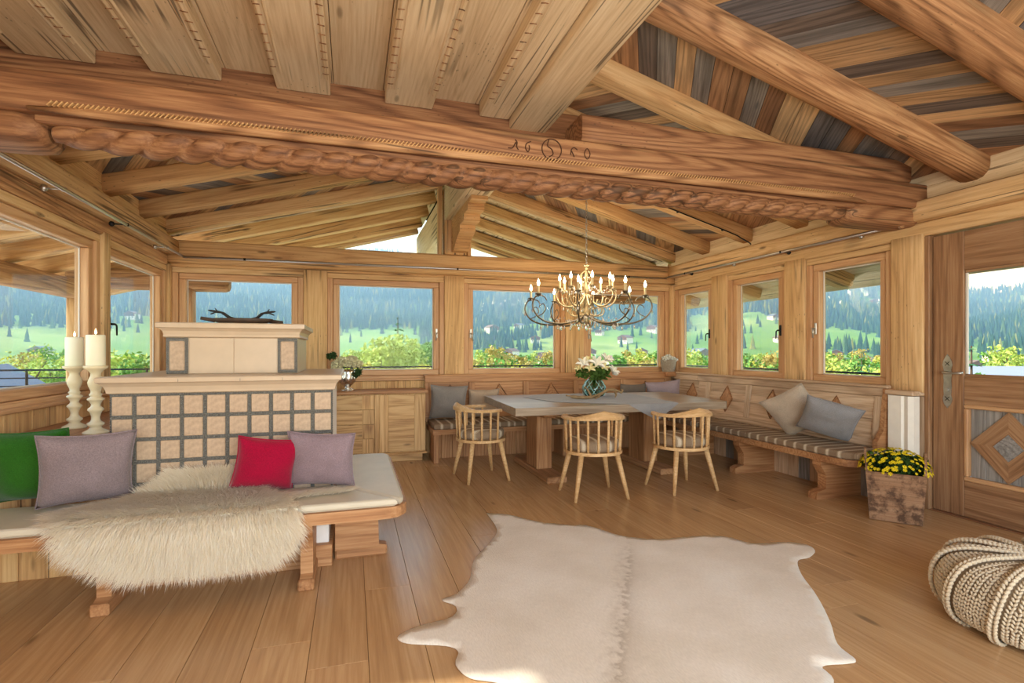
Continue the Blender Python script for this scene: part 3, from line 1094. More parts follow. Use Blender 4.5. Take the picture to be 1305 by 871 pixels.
hl = [(-25, 520), (-22, 640), (-19, 760), (-12, 600), (-7, 680), (6.5, 420), (9, 560), (13.2, 330), (14.2, 450), (15.8, 380), (17, 520), (18.3, 420), (19.6, 620), (20.6, 480), (14.8, 700), (17.8, 760), (21, 800), (25.5, 520), (26.6, 700), (28, 450), (29.3, 620), (31, 520), (32.2, 780), (35.6, 420), (36.8, 520), (37.4, 380), (41.2, 360), (42, 460), (43, 420), (44.2, 640), (43.6, 900), (48.5, 1300), (49.5, 1500), (50.2, 380), (51, 450), (51.8, 1400), (52.3, 330), (58.6, 480), (59.8, 560), (61, 430), (48.9, 520), (51.5, 1150)]
HP = [(r * math.sin(math.radians(ph)), r * math.cos(math.radians(ph))) for ph, r in hl]
tmat = []
cnt = 0
for _ in range(90000):
    ph = rl.uniform(-42, 76)
    r = 520 * (2500 / 520) ** (rl.random() ** .62)
    a = math.radians(ph)
    x, y = r * math.sin(a), r * math.cos(a)
    if forest_mask(x, y, ph, r) < rl.uniform(-.05, .1):
        if rl.random() > .03:
            continue
    if any((x - hx) ** 2 + (y - hy2) ** 2 < 900 for hx, hy2 in HP):
        continue
    h = rl.uniform(13, 24) * (.75 if r < 900 else 1)
    n0 = len(tf)
    conifer(x, y, hgt(ph, r) - 1, h, h * rl.uniform(.18, .25), 5)
    tmat += [0 if rl.random() < .8 else (1 if rl.random() < .6 else 2)] * (len(tf) - n0)
    cnt += 1
    if cnt > 42000:
        break
M_con = [plain('conifer_%d' % i, c, 1, spec=0) for i, c in enumerate((srgb(54, 84, 66), srgb(82, 108, 72), srgb(132, 136, 72)))]
fo = mk('forest', tv, tf, None, None, None, False, M_con, tmat)
fo['kind'] = 'stuff'
tag(fo, 'blue-green conifer forest covering the mountain slopes', 'forest')

# bluish autumn haze filling the valley
M_haze = bpy.data.materials.new('valley_haze')
M_haze.use_nodes = True
nt = M_haze.node_tree
nt.nodes.remove(nt.nodes['Principled BSDF'])
vs_ = N(nt, 'ShaderNodeVolumeScatter', {'Color': (.36, .63, 1., 1), 'Density': .00078, 'Anisotropy': .35})
nt.links.new(vs_.outputs[0], nt.nodes['Material Output'].inputs['Volume'])
hz = mk('haze', *chamfer_box(7000, 2300, 470, 1), M_haze, None, Matrix.Translation((800, 1290, 165)))
hz['kind'] = 'stuff'
tag(hz, 'thin blue haze hanging in the mountain valley', 'haze')

# chalets in the valley
def pxof(ph):
    return CX + F * math.tan(math.radians(ph) - YAW)


def seen(px):
    for lim, nm in ((118, 'the big window beside the candlesticks'), (220, 'the narrow window next to the stove'), (400, 'the window behind the stove'), (570, 'the window above the sideboard'), (725, 'the back window over the beige pillow'),
                    (856, 'the back window in the bench corner'), (925, 'the side window nearest the bench corner'), (1020, 'the middle side window'), (1160, 'the side window over the tilted pillows')):
        if px < lim:
            return nm
    return 'the glazed door'


M_hw = plain('chalet_plaster', srgb(226, 218, 204), .9, spec=.1)
M_ht = plain('chalet_timber', srgb(120, 84, 58), .9, spec=.1)
M_hr = plain('chalet_roof', srgb(126, 104, 92), .9, spec=.1)
M_hr2 = plain('slate_roof', srgb(112, 118, 130), .7, spec=.2)
M_hg = plain('house_glass', (.05, .06, .08, 1), .2)


def house(label, loc, rz, w, d, h, rh, roofm=None, wallm=None, group=None, detail=False, over=.9):
    t = thing('chalet', label, 'house', loc, group)
    M = Matrix.Translation(loc) @ Matrix.Rotation(rz, 4, 'Z')
    v = [(-w / 2, -d / 2, -3), (w / 2, -d / 2, -3), (w / 2, d / 2, -3), (-w / 2, d / 2, -3), (-w / 2, -d / 2, h), (w / 2, -d / 2, h), (w / 2, d / 2, h), (-w / 2, d / 2, h), (0, -d / 2, h + rh), (0, d / 2, h + rh)]
    mk('wall', v, [(0, 1, 5, 8, 4), (2, 3, 7, 9, 6), (1, 2, 6, 5), (3, 0, 4, 7)], wallm or M_hw, t, M)
    sl = rh / (w / 2)
    ow, od = w / 2 + over, d / 2 + over
    z0 = h + rh - sl * ow
    v = [(-ow, -od, z0), (0, -od, h + rh + .05), (ow, -od, z0), (-ow, od, z0), (0, od, h + rh + .05), (ow, od, z0)]
    v += [(a, b, c + .35) for a, b, c in v]
    mk('roof', v, [(6, 7, 10, 9), (7, 8, 11, 10), (0, 3, 4, 1), (1, 4, 5, 2), (0, 1, 7, 6), (1, 2, 8, 7), (3, 9, 10, 4), (4, 10, 11, 5), (0, 6, 9, 3), (2, 5, 11, 8)], roofm or M_hr, t, M)
    # timber upper storey on the gables and windows
    mk('gable_cladding', [(-w / 2 - .05, -d / 2 - .08, h * .5), (w / 2 + .05, -d / 2 - .08, h * .5), (w / 2 + .05, -d / 2 - .08, h), (0, -d / 2 - .08, h + rh), (-w / 2 - .05, -d / 2 - .08, h), (-w / 2 - .05, -d / 2, h * .5), (w / 2 + .05, -d / 2, h * .5)],
       [(0, 1, 2, 3, 4), (0, 5, 6, 1)], M_ht, t, M)
    for z in ((h * .22, h * .42), (h * .65, h * .88)):
        for k in (-1, 0, 1):
            box('window', (k * w * .3 - .55, k * w * .3 + .55), (-d / 2 - .16, -d / 2 - .02), z, M_hg, t, 'x', .02, M=M)
    return t


def at(ph, r):
    a = math.radians(ph)
    return Vector((r * math.sin(a), r * math.cos(a), hgt(ph, r)))


for ph, r in hl:
    p = at(ph, r)
    s = rl.uniform(.8, 1.25)
    br, wh = rl.random() < .6, rl.random() < .7
    lb = '%s chalet with %s roof, beyond %s' % ('white' if wh else 'timber-brown', 'brown' if br else 'slate-grey', seen(pxof(ph)))
    house(lb, p, rl.uniform(-.9, .9) - math.radians(ph), 11 * s, 13 * s, 6 * s, 2.6 * s, M_hr if br else M_hr2, M_hw if wh else M_ht, lb.replace(' roof, beyond ', ' roofs beyond '))
# two nearer houses
p = onY(20, 478, 27)
house('dark blue-roofed house below the terrace beyond the candlesticks', (p.x - 1.2, 27, p.z - 4.0), .25, 4.6, 7, 2.4, 1.6, M_hr2, M_hw, None, over=.35)
p = onX(1318, 458, 26)
house('house with a broad pale grey roof seen through the glazed door', (26, p.y - 1.6, p.z - 5.0), math.radians(62), 11, 9, 2.6, 1.75, plain('pale_roof', srgb(150, 150, 154), .7), M_hw, None)

# leafy trees and bushes
LEAF = {}


def leafmat(name, c):
    if name not in LEAF:
        m, nt, bs = newmat(name)
        g = N(nt, 'ShaderNodeNewGeometry')
        nt.links.new(ramp(nt, g.outputs['Random Per Island'], [(0, tuple(q * .6 for q in c[:3]) + (1,)), (.6, c), (1, tuple(min(1, q * 1.45) for q in c[:3]) + (1,))]), bs.inputs['Base Color'])
        bs.inputs['Roughness'].default_value = .8
        bs.inputs['Specular IOR Level'].default_value = .1
        bs.inputs['Subsurface Weight'].default_value = 0
        LEAF[name] = m
    return LEAF[name]


M_bark = plain('bark', srgb(98, 78, 60), .9, noise_amt=.3)


def leaf_cloud(blobs, nleaf, size, seed):
    """leaf-shaped quads spread on the shells of several blobs"""
    rg = np.random.default_rng(seed)
    bl = np.array(blobs)
    wts = bl[:, 3] ** 2
    idx = rg.choice(len(bl), nleaf, p=wts / wts.sum())
    d = rg.normal(size=(nleaf, 3))
    d /= np.linalg.norm(d, axis=1)[:, None]
    rad = bl[idx, 3] * (rg.random(nleaf) ** .35)
    c = bl[idx, :3] + d * rad[:, None] * np.array([1, 1, .85])
    u = rg.normal(size=(nleaf, 3))
    u /= np.linalg.norm(u, axis=1)[:, None]
    w = np.cross(u, rg.normal(size=(nleaf, 3)))
    w /= np.linalg.norm(w, axis=1)[:, None]
    s = size * (.6 + .8 * rg.random(nleaf))[:, None]
    V = np.stack([c - u * s, c + w * s * .55, c + u * s, c - w * s * .55], 1).reshape(-1, 3)
    Fc = np.arange(nleaf * 4).reshape(-1, 4)
    return V.tolist(), Fc.tolist()


def leafy(name, label, base, h, w, mat, seed, group=None, n=1500, trunk=True, lsize=None, low=.3):
    t = thing(name, label, 'bush' if not trunk else 'tree', base, group)
    rg = random.Random(seed)
    bl = []
    for k in range(14):
        a = rg.random() * 6.28
        q = rg.random() ** .5 * w * .34
        zz = h * (low + (1 - low) * .8 * rg.random())
        rr = w * rg.uniform(.16, .28) * (1.05 - .35 * abs((zz / h - low) / (1 - low) - .45))
        bl.append((q * math.cos(a), q * math.sin(a), zz, rr))
    V, Fc = leaf_cloud(bl, n, lsize or w * .035, seed)
    mk('foliage', V, Fc, mat, t, Matrix.Translation(base))
    mb = MB()
    mb.add(tube([(0, 0, -1), (.02 * h, 0, h * .3), (0, .02 * h, h * .7)], [h * .025, h * .02, h * .008], 6))
    for k in range(5):
        b = bl[k]
        mb.add(tube([(.02 * h, 0, h * .3), (b[0] * .5, b[1] * .5, b[2] * .75), b[:3]], [h * .012, h * .008, h * .003], 5))
    mb.build('trunk', M_bark, t, Matrix.Translation(base))
    return t


def fir(name, label, base, h, w, mat, seed, group=None, tiers=14):
    t = thing(name, label, 'tree', base, group)
    rg = random.Random(seed)
    V, Fc = [], []
    for i in range(tiers):
        q = i / (tiers - 1)
        z = h * (.1 + .86 * q)
        R = w * .5 * (1 - q) ** .85 + .05 * w
        nb = max(5, int(13 * (1 - q)) + 4)
        a0 = rg.random() * 6
        for j in range(nb):
            a = a0 + 6.283 * j / nb + rg.uniform(-.15, .15)
            Rj = R * rg.uniform(.8, 1.1)
            d = Vector((math.cos(a), math.sin(a), 0))
            s = Vector((-d.y, d.x, 0)) * Rj * .36
            for k, (f0, f1) in enumerate(((.0, .5), (.3, .8), (.6, 1.0))):
                p0 = d * Rj * f0 + Vector((0, 0, z - .28 * Rj * f0))
                p1 = d * Rj * f1 + Vector((0, 0, z - .28 * Rj * f1 - .06 * h / tiers))
                b = len(V)
                ww = s * (1.1 - .3 * k)
                V += [p0, (p0 + p1) / 2 + ww - Vector((0, 0, .04 * Rj)), p1, (p0 + p1) / 2 - ww - Vector((0, 0, .04 * Rj))]
                Fc.append((b, b + 1, b + 2, b + 3))
    mk('needles', V, Fc, mat, t, Matrix.Translation(base))
    mk('trunk', *tube([(0, 0, -1), (0, 0, h * .5), (0, 0, h * .97)], [h * .02, h * .012, h * .003], 6), M_bark, t, Matrix.Translation(base))
    return t


L_yel = leafmat('leaf_autumn_yellow', srgb(200, 190, 84))
L_lig = leafmat('leaf_light_green', srgb(182, 190, 96))
L_gre = leafmat('leaf_green', srgb(112, 150, 72))
L_ora = leafmat('leaf_autumn_orange', srgb(186, 162, 92))
L_fir = leafmat('needle_green', srgb(74, 112, 72))


def base_for(px, py_top, r, h):
    """a tree of height h at distance r whose top shows at this pixel"""
    d = ray(px, py_top)
    q = r / math.hypot(d.x, d.y)
    p = Vector((0, 0, CAMZ)) + d * q
    return Vector((p.x, p.y, p.z - h))


near = [(420, 452, 24, 5.2, 3.2, L_yel, 'yellow-green tree behind the dried hydrangeas'), (450, 430, 41, 6.4, 3.8, L_lig, 'slim pale tree beyond the back railing'),
        (487, 414, 28, 7.4, 5.8, L_lig, 'broad yellow-green tree beyond the window above the cabinet'), (458, 452, 19, 4.2, 1.9, L_yel, 'golden bush beyond the railing above the cabinet'),
        (541, 430, 38, 7, 3.6, L_gre, 'dark green rounded tree by the window handle above the cabinet'), (530, 450, 19, 4.2, 2.0, L_yel, 'low yellowing tree in front of the dark green rounded one')]
for k, (px, py, r, h, w, m, lb) in enumerate(near):
    leafy('leafy_tree', lb, base_for(px, py, r, h), h, w, m, 40 + k, n=7000, lsize=.11)
fir('fir_tree', 'tall green fir rising behind the yellow-green trees', base_for(507, 400, 46, 9), 9, 5.2, L_fir, 5, tiers=18)
fir('fir_tree', 'small dark fir seen through the window over the grey pillows', base_for(1098, 444, 60, 9), 9, 4.2, L_fir, 6)
fir('fir_tree', 'dark fir close to the glazed door pane', base_for(1238, 432, 15, 5), 5, 1.8, L_fir, 8)
leafy('leafy_tree', 'green leafy tree beside the fir outside the door', base_for(1249, 448, 18, 4), 4, 1.4, L_gre, 71, n=1500, lsize=.08)
leafy('leafy_tree', 'yellow-green tree beyond the railing left of the candles', base_for(8, 432, 38, 8), 8, 6, L_lig, 72, n=2200, lsize=.09)
leafy('leafy_tree', 'green tree behind the blue-roofed house', base_for(74, 452, 58, 6), 6, 5, L_gre, 73, n=1800, lsize=.1)
leafy('leafy_tree', 'shaded green tree outside the second window beside the stove', base_for(186, 428, 24, 8), 8, 2.6, L_gre, 74, n=1500, lsize=.09)
leafy('leafy_tree', 'bare-looking tree outside the window behind the stove', base_for(250, 380, 20, 8), 8, 2.2, leafmat('leaf_dull', srgb(140, 140, 104)), 75, n=800, lsize=.06)
vt = [(605, 455), (618, 448), (633, 440), (640, 456), (655, 450), (668, 452), (680, 446), (690, 458), (700, 450), (612, 462), (662, 462), (756, 456), (766, 450), (780, 458), (792, 448), (806, 452), (818, 440), (828, 452), (838, 446), (774, 463), (800, 463), (832, 463),
      (874, 452), (884, 446), (893, 456), (904, 450), (950, 455), (960, 452), (972, 447), (984, 455), (993, 450), (1056, 458), (1064, 448), (1075, 455), (1086, 460), (1112, 456), (1122, 450), (1262, 446), (1284, 440), (1297, 447), (1272, 450),
      (146, 452), (156, 447), (170, 455), (40, 447), (78, 446)]
for a, b, k in ((600, 705, 12), (750, 842, 12), (870, 908, 5), (945, 998, 6), (1050, 1128, 8), (0, 100, 5), (140, 198, 4), (235, 373, 5), (432, 470, 2)):
    vt += [(rl.uniform(a, b), rl.uniform(440, 462)) for _ in range(k)]
TP_ = []
for k, (px, py) in enumerate(vt):
    h = rl.uniform(6, 9)
    w = rl.uniform(4.2, 6.2)
    for _ in range(60):
        r = rl.uniform(62, 190) if px < 1230 else rl.uniform(120, 200)
        b = base_for(px, py, r, h)
        if all((b.x - q[0]) ** 2 + (b.y - q[1]) ** 2 > ((w + q[2]) * .62) ** 2 for q in TP_):
            break
    TP_.append((b.x, b.y, w))
    m, cn = rl.choice(((L_yel, 'yellow'), (L_lig, 'light green'), (L_gre, 'green'), (L_gre, 'green'), (L_ora, 'orange-tinted')) if px < 1230 else ((L_lig, 'light green'), (L_gre, 'green')))
    lb = '%s leafy tree in the valley beyond %s' % (cn, seen(px))
    leafy('valley_tree', lb, b, h, w, m, 100 + k, lb.replace('tree', 'trees'), n=420, lsize=.32)
# shrubs in the planting strip beyond the door railing
for k, (px, py) in enumerate(((1134, 470), (1254, 461), (1292, 462))):
    b = onX(px, py, 7.4)
    t = leafy('shrub', 'small bright green shrub behind the railing outside the door', (7.4, b.y, -.3), b.z + .3, .26, L_lig, 200 + k, 'shrubs behind the side railing', n=260, trunk=False, lsize=.035, low=.25)

# ------------------------------------------------------------------ soft things: pillows
def pillow_vf(w, h, t, seed, n=18, pinch=.09):
    v, f = [], []
    for side in (-1, 1):
        for i in range(n + 1):
            for j in range(n + 1):
                u, q = -1 + 2 * i / n, -1 + 2 * j / n
                k = ((1 - abs(u) ** 2.6) * (1 - abs(q) ** 2.6)) ** .55
                x = w / 2 * u * (1 - pinch * (1 - q * q) * abs(u) ** 2)
                z = h / 2 * q * (1 - pinch * (1 - u * u) * abs(q) ** 2)
                nz = noise.noise(Vector((x * 7 + seed, z * 7, side * 2))) * .014 * k + noise.noise(Vector((x * 18 + seed, z * 18, side))) * .005
                v.append((x, side * (t / 2 * k + nz * (k > 0)), z))
    m = (n + 1) ** 2
    for s in range(2):
        for i in range(n):
            for j in range(n):
                a = s * m + i * (n + 1) + j
                q = (a, a + 1, a + n + 2, a + n + 1)
                f.append(q if s else q[::-1])
    return v, f


def pillow(label, loc, w, h, t, mat, yaw=0, lean=0, roll=0, seed=1):
    """loc is the middle of the pillow"""
    v, f = pillow_vf(w, h, t, seed)
    M = Matrix.Translation(loc) @ Matrix.Rotation(yaw, 4, 'Z') @ Matrix.Rotation(-lean, 4, 'X') @ Matrix.Rotation(roll, 4, 'Y')
    o = mk('cushion', v, f, mat, None, M, True)
    bm = bmesh.new()
    bm.from_mesh(o.data)
    bmesh.ops.remove_doubles(bm, verts=bm.verts, dist=.0008)
    bm.to_mesh(o.data)
    bm.free()
    r = .004
    pts = []
    n = 18
    for (a, b) in [(i / n * 2 - 1, -1) for i in range(n)] + [(1, i / n * 2 - 1) for i in range(n)] + [(1 - i / n * 2, 1) for i in range(n)] + [(-1, 1 - i / n * 2) for i in range(n)]:
        pts.append((w / 2 * a * (1 - .09 * (1 - b * b) * abs(a) ** 2), 0, h / 2 * b * (1 - .09 * (1 - a * a) * abs(b) ** 2)))
    mk('seam', *tube(pts, r, 6, closed=True), mat, o, M, True)
    return tag(o, label, 'pillow')


def cushion_pad(label, poly, z0, z1, mat, group=None, round_=.018, M=None, name='seat_cushion'):
    """flat seat pad with rounded edges; poly counter-clockwise"""
    n = len(poly)
    c = Vector((sum(p[0] for p in poly) / n, sum(p[1] for p in poly) / n))
    rings = [(0, .0), (.0, .0)]
    prof = [(-.010, z0), (0, z0 + .012), (0, z1 - round_), (-.006, z1 - .006), (-round_, z1)]
    P = [Vector(p) for p in poly]
    nor = []
    for i in range(n):
        e0, e1 = (P[i] - P[i - 1]).normalized(), (P[(i + 1) % n] - P[i]).normalized()
        b = Vector((e0.y, -e0.x)) + Vector((e1.y, -e1.x))
        b = b.normalized() / max(.5, math.cos(e0.angle(e1, 0) / 2))
        nor.append(b)
    v, f = [], []
    for o, z in prof:
        for i in range(n):
            q = P[i] + nor[i] * o
            v.append((q.x, q.y, z))
    for k in range(len(prof) - 1):
        for i in range(n):
            a, b = k * n + i, k * n + (i + 1) % n
            f.append((a, b, b + n, a + n))
    f.append(tuple(range(n))[::-1])
    f.append(tuple((len(prof) - 1) * n + i for i in range(n)))
    mid = Matrix.Translation((c.x, c.y, z0))
    v = [mid.inverted() @ Vector(p) for p in v]
    o = mk(name, v, f, mat, None, mid)
    return tag(o, label, 'cushion', group)


def rpoly(x0, x1, y0, y1, corners, r=.12, n=5):
    """rectangle with chosen rounded corners: bl, br, tr, tl"""
    out = []
    for key, cx, cy, a0 in (('bl', x0, y0, 180), ('br', x1, y0, 270), ('tr', x1, y1, 0), ('tl', x0, y1, 90)):
        if key in corners:
            mx, my = (cx + r if 'l' in key else cx - r), (cy + r if 'b' in key else cy - r)
            for i in range(n + 1):
                a = math.radians(a0 + 90 * i / n)
                out.append((mx + r * math.cos(a), my + r * math.sin(a)))
        else:
            out.append((cx, cy))
    return out


# ------------------------------------------------------------------ tiled stove
M_glaze = plain('cream_glaze', srgb(200, 178, 152), .38, spec=.5, noise_amt=.05, nscale=9)
M_tile = plain('speckled_tile', srgb(186, 160, 134), .5, noise_amt=.14, nscale=55, bump=.12, bscale=90)
M_grout = plain('grey_beaded_grout', srgb(118, 116, 110), .85, noise_amt=.35, nscale=160, bump=.6, bscale=200)
M_swhite = plain('stove_whitewash', srgb(226, 222, 220), .7, noise_amt=.04)
SX0, SX1, SY0, SY1 = -1.30, -.115, 3.46, 4.5
stove = thing('tiled_stove', 'cream tiled stove with stepped mantel and grey beaded joints', 'stove', (-.7, 3.98, 0))
box('core', (SX0 + .01, SX1 - .005), (SY0 + .012, SY1), (.24, 1.06), M_swhite, stove, 'x', .004)
box('plinth', (SX0 + .04, SX1 - .0), (SY0 - .12, SY1), (0, .13), M_bench, stove, 'x', .004)
box('base', (SX0 + .04, SX1 - .02), (SY0 - .08, SY1), (.13, .24), M_swhite, stove, 'x', .004)
TP, TZ0 = (SX1 - SX0) / 10, .40
TR = .1285
tile_me = None
for c in range(10):
    for r in range(5):
        x0 = SX0 + c * TP
        z1 = 1.052 - r * TR
        t = box('tile', (x0 + .011, x0 + TP - .011), (SY0 - .004, SY0 + .012), (z1 - TR + .012, z1 - .010), M_tile, stove, 'x', .003)
bead = MB()
for c in range(11):
    for s in (-.0045, .0045):
        x0 = min(max(SX0 + c * TP + s, SX0 + .004), SX1 - .004)
        z = 1.05
        k = 0
        while z > .42:
            bead.add(chamfer_box(.0085, .012, .011, .003), Matrix.Translation((x0, SY0 + .003, z)))
            z -= .0135
gb = bead.build('joint_bead_upright', M_grout, stove)
bead = MB()
for r in range(6):
    z = 1.052 - r * TR
    for s in (-.0045, .0045):
        x0 = SX0 + .006
        while x0 < SX1:
            bead.add(chamfer_box(.011, .012, .0085, .003), Matrix.Translation((x0, SY0 + .003, z + s)))
            x0 += .0135
bead.build('joint_bead_level', M_grout, stove)
box('joint_ground', (SX0 + .002, SX1 - .002), (SY0 + .004, SY0 + .013), (.40, 1.056), M_grout, stove, 'x', .002)


def cornice(name, x0, x1, y0, y1, prof, mat, parent):
    """moulded band round a box: prof is (outset, z)"""
    v, f = [], []
    for o, z in prof:
        v += [(x0 - o, y0 - o, z), (x1 + o, y0 - o, z), (x1 + o, y1 + o, z), (x0 - o, y1 + o, z)]
    for i in range(len(prof) - 1):
        for j in range(4):
            a, b = i * 4 + j, i * 4 + (j + 1) % 4
            f.append((a, b, b + 4, a + 4))
    f.append((3, 2, 1, 0))
    m = (len(prof) - 1) * 4
    f.append((m, m + 1, m + 2, m + 3))
    return mk(name, v, f, mat, parent)


cor = [(0, 1.056), (.012, 1.062), (.014, 1.075), (.022, 1.098), (.04, 1.118), (.052, 1.124), (.054, 1.148), (.046, 1.154)]
cornice('mantel', SX0, SX1, SY0, SY1, cor, M_glaze, stove)
UX0, UX1, UY0, UY1 = -1.10, -.345, 3.72, 4.42
box('upper_core', (UX0, UX1), (UY0, UY1), (1.154, 1.385), M_glaze, stove, 'x', .004)
box('upper_tile', (UX0 + .125, (UX0 + UX1) / 2 - .001), (UY0 - .006, UY0 + .004), (1.158, 1.383), M_glaze, stove, 'x', .002)
box('upper_tile', ((UX0 + UX1) / 2 + .001, UX1 - .125), (UY0 - .006, UY0 + .004), (1.158, 1.383), M_glaze, stove, 'x', .002)
for x0 in (UX0, UX1 - .12):
    fm = box('corner_frame', (x0, x0 + .12), (UY0 - .008, UY0 + .004), (1.158, 1.383), M_grout, stove, 'x', .003)
    box('corner_tile', (x0 + .018, x0 + .102), (UY0 - .014, UY0), (1.178, 1.363), M_tile, stove, 'x', .006)
    bead = MB()
    for k in range(17):
        for xx in (x0 + .007, x0 + .113):
            bead.add(chamfer_box(.009, .009, .009, .003), Matrix.Translation((xx, UY0 - .009, 1.164 + k * .0134)))
    for k in range(8):
        for zz in (1.166, 1.376):
            bead.add(chamfer_box(.009, .009, .009, .003), Matrix.Translation((x0 + .015 + k * .0128, UY0 - .009, zz)))
    bead.build('bead', M_grout, fm)
cor = [(0, 1.383), (.015, 1.39), (.012, 1.404), (.018, 1.425), (.034, 1.442), (.046, 1.446), (.047, 1.472), (.04, 1.478)]
cornice('upper_mantel', UX0, UX1, UY0, UY1, cor, M_glaze, stove)
for xx in (-.95, -.63, -.4):
    box('mantel_joint', (xx - .0012, xx + .0012), (SY0 - .0535, SY0 - .05), (1.124, 1.148), M_grout, stove, 'z', .0005)

# bowl with antlers on the stove
ABX, ABY, ABZ = -.72, 4.0, 1.478
M_dwood = plain('dark_carved_wood', srgb(74, 56, 44), .6, noise_amt=.35, nscale=14)
M_antl = plain('black_antler', srgb(38, 32, 30), .6, noise_amt=.2)
ab = thing('antler_bowl', 'dark oblong wooden bowl holding black antlers on the stove top', 'bowl', (ABX, ABY, ABZ))
v, f = lathe([(.30, 0), (.62, .006), (.9, .022), (1.0, .045), (.97, .047), (.86, .028), (.5, .014), (.02, .012)], 32)
mk('bowl', [(ABX + a * .19, ABY + b * .085, ABZ + c) for a, b, c in v], f, M_dwood, ab, None, True)
for s in (-1, 1):
    mb = MB()
    mb.add(tube(bez([(ABX + s * .02, ABY, ABZ + .035), (ABX + s * .08, ABY, ABZ + .05), (ABX + s * .13, ABY - .02, ABZ + .085), (ABX + s * .21, ABY - .03, ABZ + .098)], 5), [.011] * 5 + [.010] * 5 + [.007] * 5 + [.003], 7))
    mb.add(tube(bez([(ABX + s * .13, ABY - .02, ABZ + .085), (ABX + s * .165, ABY - .02, ABZ + .086), (ABX + s * .20, ABY - .01, ABZ + .072)], 4), [.007] * 4 + [.005] * 4 + [.002], 6))
    mb.add(tube([(ABX + s * .155, ABY - .02, ABZ + .092), (ABX + s * .17, ABY - .025, ABZ + .115)], [.006, .002], 6))
    mb.build('antler', M_antl, ab, None, True)
    mk('stick_end', *tube([(ABX + s * .17, ABY - .01, ABZ + .03), (ABX + s * .255, ABY - .03, ABZ + (.022 if s > 0 else .045))], [.014, .011], 7), M_dwood, ab, None, True)

# wooden counter beside the stove with candlesticks
ct = thing('side_counter', 'pine counter between the stove and the window wall', 'counter', (-1.63, 4.5, 0))
box('top', (XL + .004, SX0 - .06), (3.60, 6.6), (.765, .80), M_bench, ct, 'y', .006)
xx = XL + .02
while xx < SX0 - .09:
    box('front_board', (xx, min(xx + .13, SX0 - .07) - .002), (3.63, 3.66), (.0, .764), M_honey, ct, 'z', .003)
    xx += .13
box('carcass', (XL + .02, SX0 - .07), (3.661, 6.58), (0, .764), M_dark, ct, 'y')
M_cwood = plain('cream_turned_wood', srgb(222, 204, 166), .45, noise_amt=.06, nscale=12)
M_wax = plain('ivory_wax', srgb(240, 234, 206), .5, spec=.4)
M_wax.node_tree.nodes['Principled BSDF'].inputs['Subsurface Weight'].default_value = .15
M_wick = plain('wick', (.05, .04, .03, 1), .9)
M_flame = plain('flame', (1, .7, .3, 1), .5, emit=(1.0, .62, .22, 14))
stick_prof = [(.066, 0), (.070, .006), (.068, .014), (.05, .022), (.036, .030), (.028, .04), (.044, .052), (.046, .062), (.030, .072), (.024, .082), (.022, .10), (.032, .13), (.044, .142), (.040, .15), (.026, .162), (.024, .175), (.036, .196), (.045, .202), (.044, .21), (.028, .218), (.03, .225), (.036, .232), (.026, .242), (.028, .258), (.040, .285), (.043, .302), (.038, .32), (.027, .345), (.028, .36), (.042, .376), (.062, .388), (.066, .402), (.060, .404), (.046, .396)]
for (px, py), lb, hs in (((95, 546), 'cream turned candlestick nearer the window on the pine counter', 1.0), ((122, 553), 'cream turned candlestick close against the tiled stove', 1.02)):
    b = onZ(px, py, .80)
    t = thing('candlestick', lb, 'candlestick', (b.x, b.y, .8))
    mk('stem', *lathe([(r * .95, z * hs) for r, z in stick_prof], 24), M_cwood, t, Matrix.Translation((b.x, b.y, .8)), True)
    cz = .8 + .398 * hs
    k = thing('pillar_candle', 'lit ivory pillar candle on the candlestick ' + ('nearer the window' if px == 95 else 'close against the stove'), 'candle', (b.x, b.y, cz))
    Mc = Matrix.Translation((b.x, b.y, cz))
    mk('wax', *lathe([(.046, 0), (.0485, .004), (.0485, .186), (.046, .192), (.036, .189), (.004, .186)], 28), M_wax, k, Mc, True)
    mk('wick', *tube([(0, 0, .184), (.001, 0, .2)], .0015, 5), M_wick, k, Mc)
    mk('flame', *lathe([(.001, .196), (.005, .202), (.0058, .208), (.003, .22), (.0005, .23)], 10), M_flame, k, Mc, True)

# ------------------------------------------------------------------ bench round the stove
M_leath = plain('cream_leather', srgb(206, 196, 176), .42, spec=.4, noise_amt=.05, nscale=8, bump=.06, bscale=120)
BY0, BX1, BZ = 2.985, .305, .425
sb = thing('stove_bench', 'pine bench wrapping the tiled stove on carved feet', 'bench', (-.6, 3.25, 0))
poly = [(-1.94, BY0), (BX1 - .13, BY0)] + [(BX1 - .13 + .13 * math.sin(a), BY0 + .13 - .13 * math.cos(a)) for a in [math.radians(15 * k) for k in range(1, 7)]] + [(BX1, 4.42), (SX1 + .0, 4.42), (SX1 + .0, SY0 - .01), (-1.34, SY0 - .01), (-1.34, 3.585), (-1.94, 3.585)]
v, f = prism(poly, BZ - .062, BZ)
mk('seat_board', v, f, M_bench, sb)
# bracket-shaped legs


def bench_leg(cx, y0, y1, parent, h, ang=0, w=.065):
    pr = [(y0, 0), (y1, 0), (y1, h), (y0 + .0, h), (y0, h - .05), (y0 + .03, h - .09), (y0 + .05, h - .14), (y0 + .05, .075), (y0, .06)]
    v, f = prism(pr, -w / 2, w / 2)
    return mk('leg', [(cx + c, a, b) for a, b, c in v], f, M_bench, parent)


for cx in (-1.18, -.238):
    bench_leg(cx, 3.03, 3.40, sb, BZ - .062)
    box('foot', (cx - .042, cx + .042), (3.02, 3.41), (0, .062), M_bench, sb, 'y', .008)
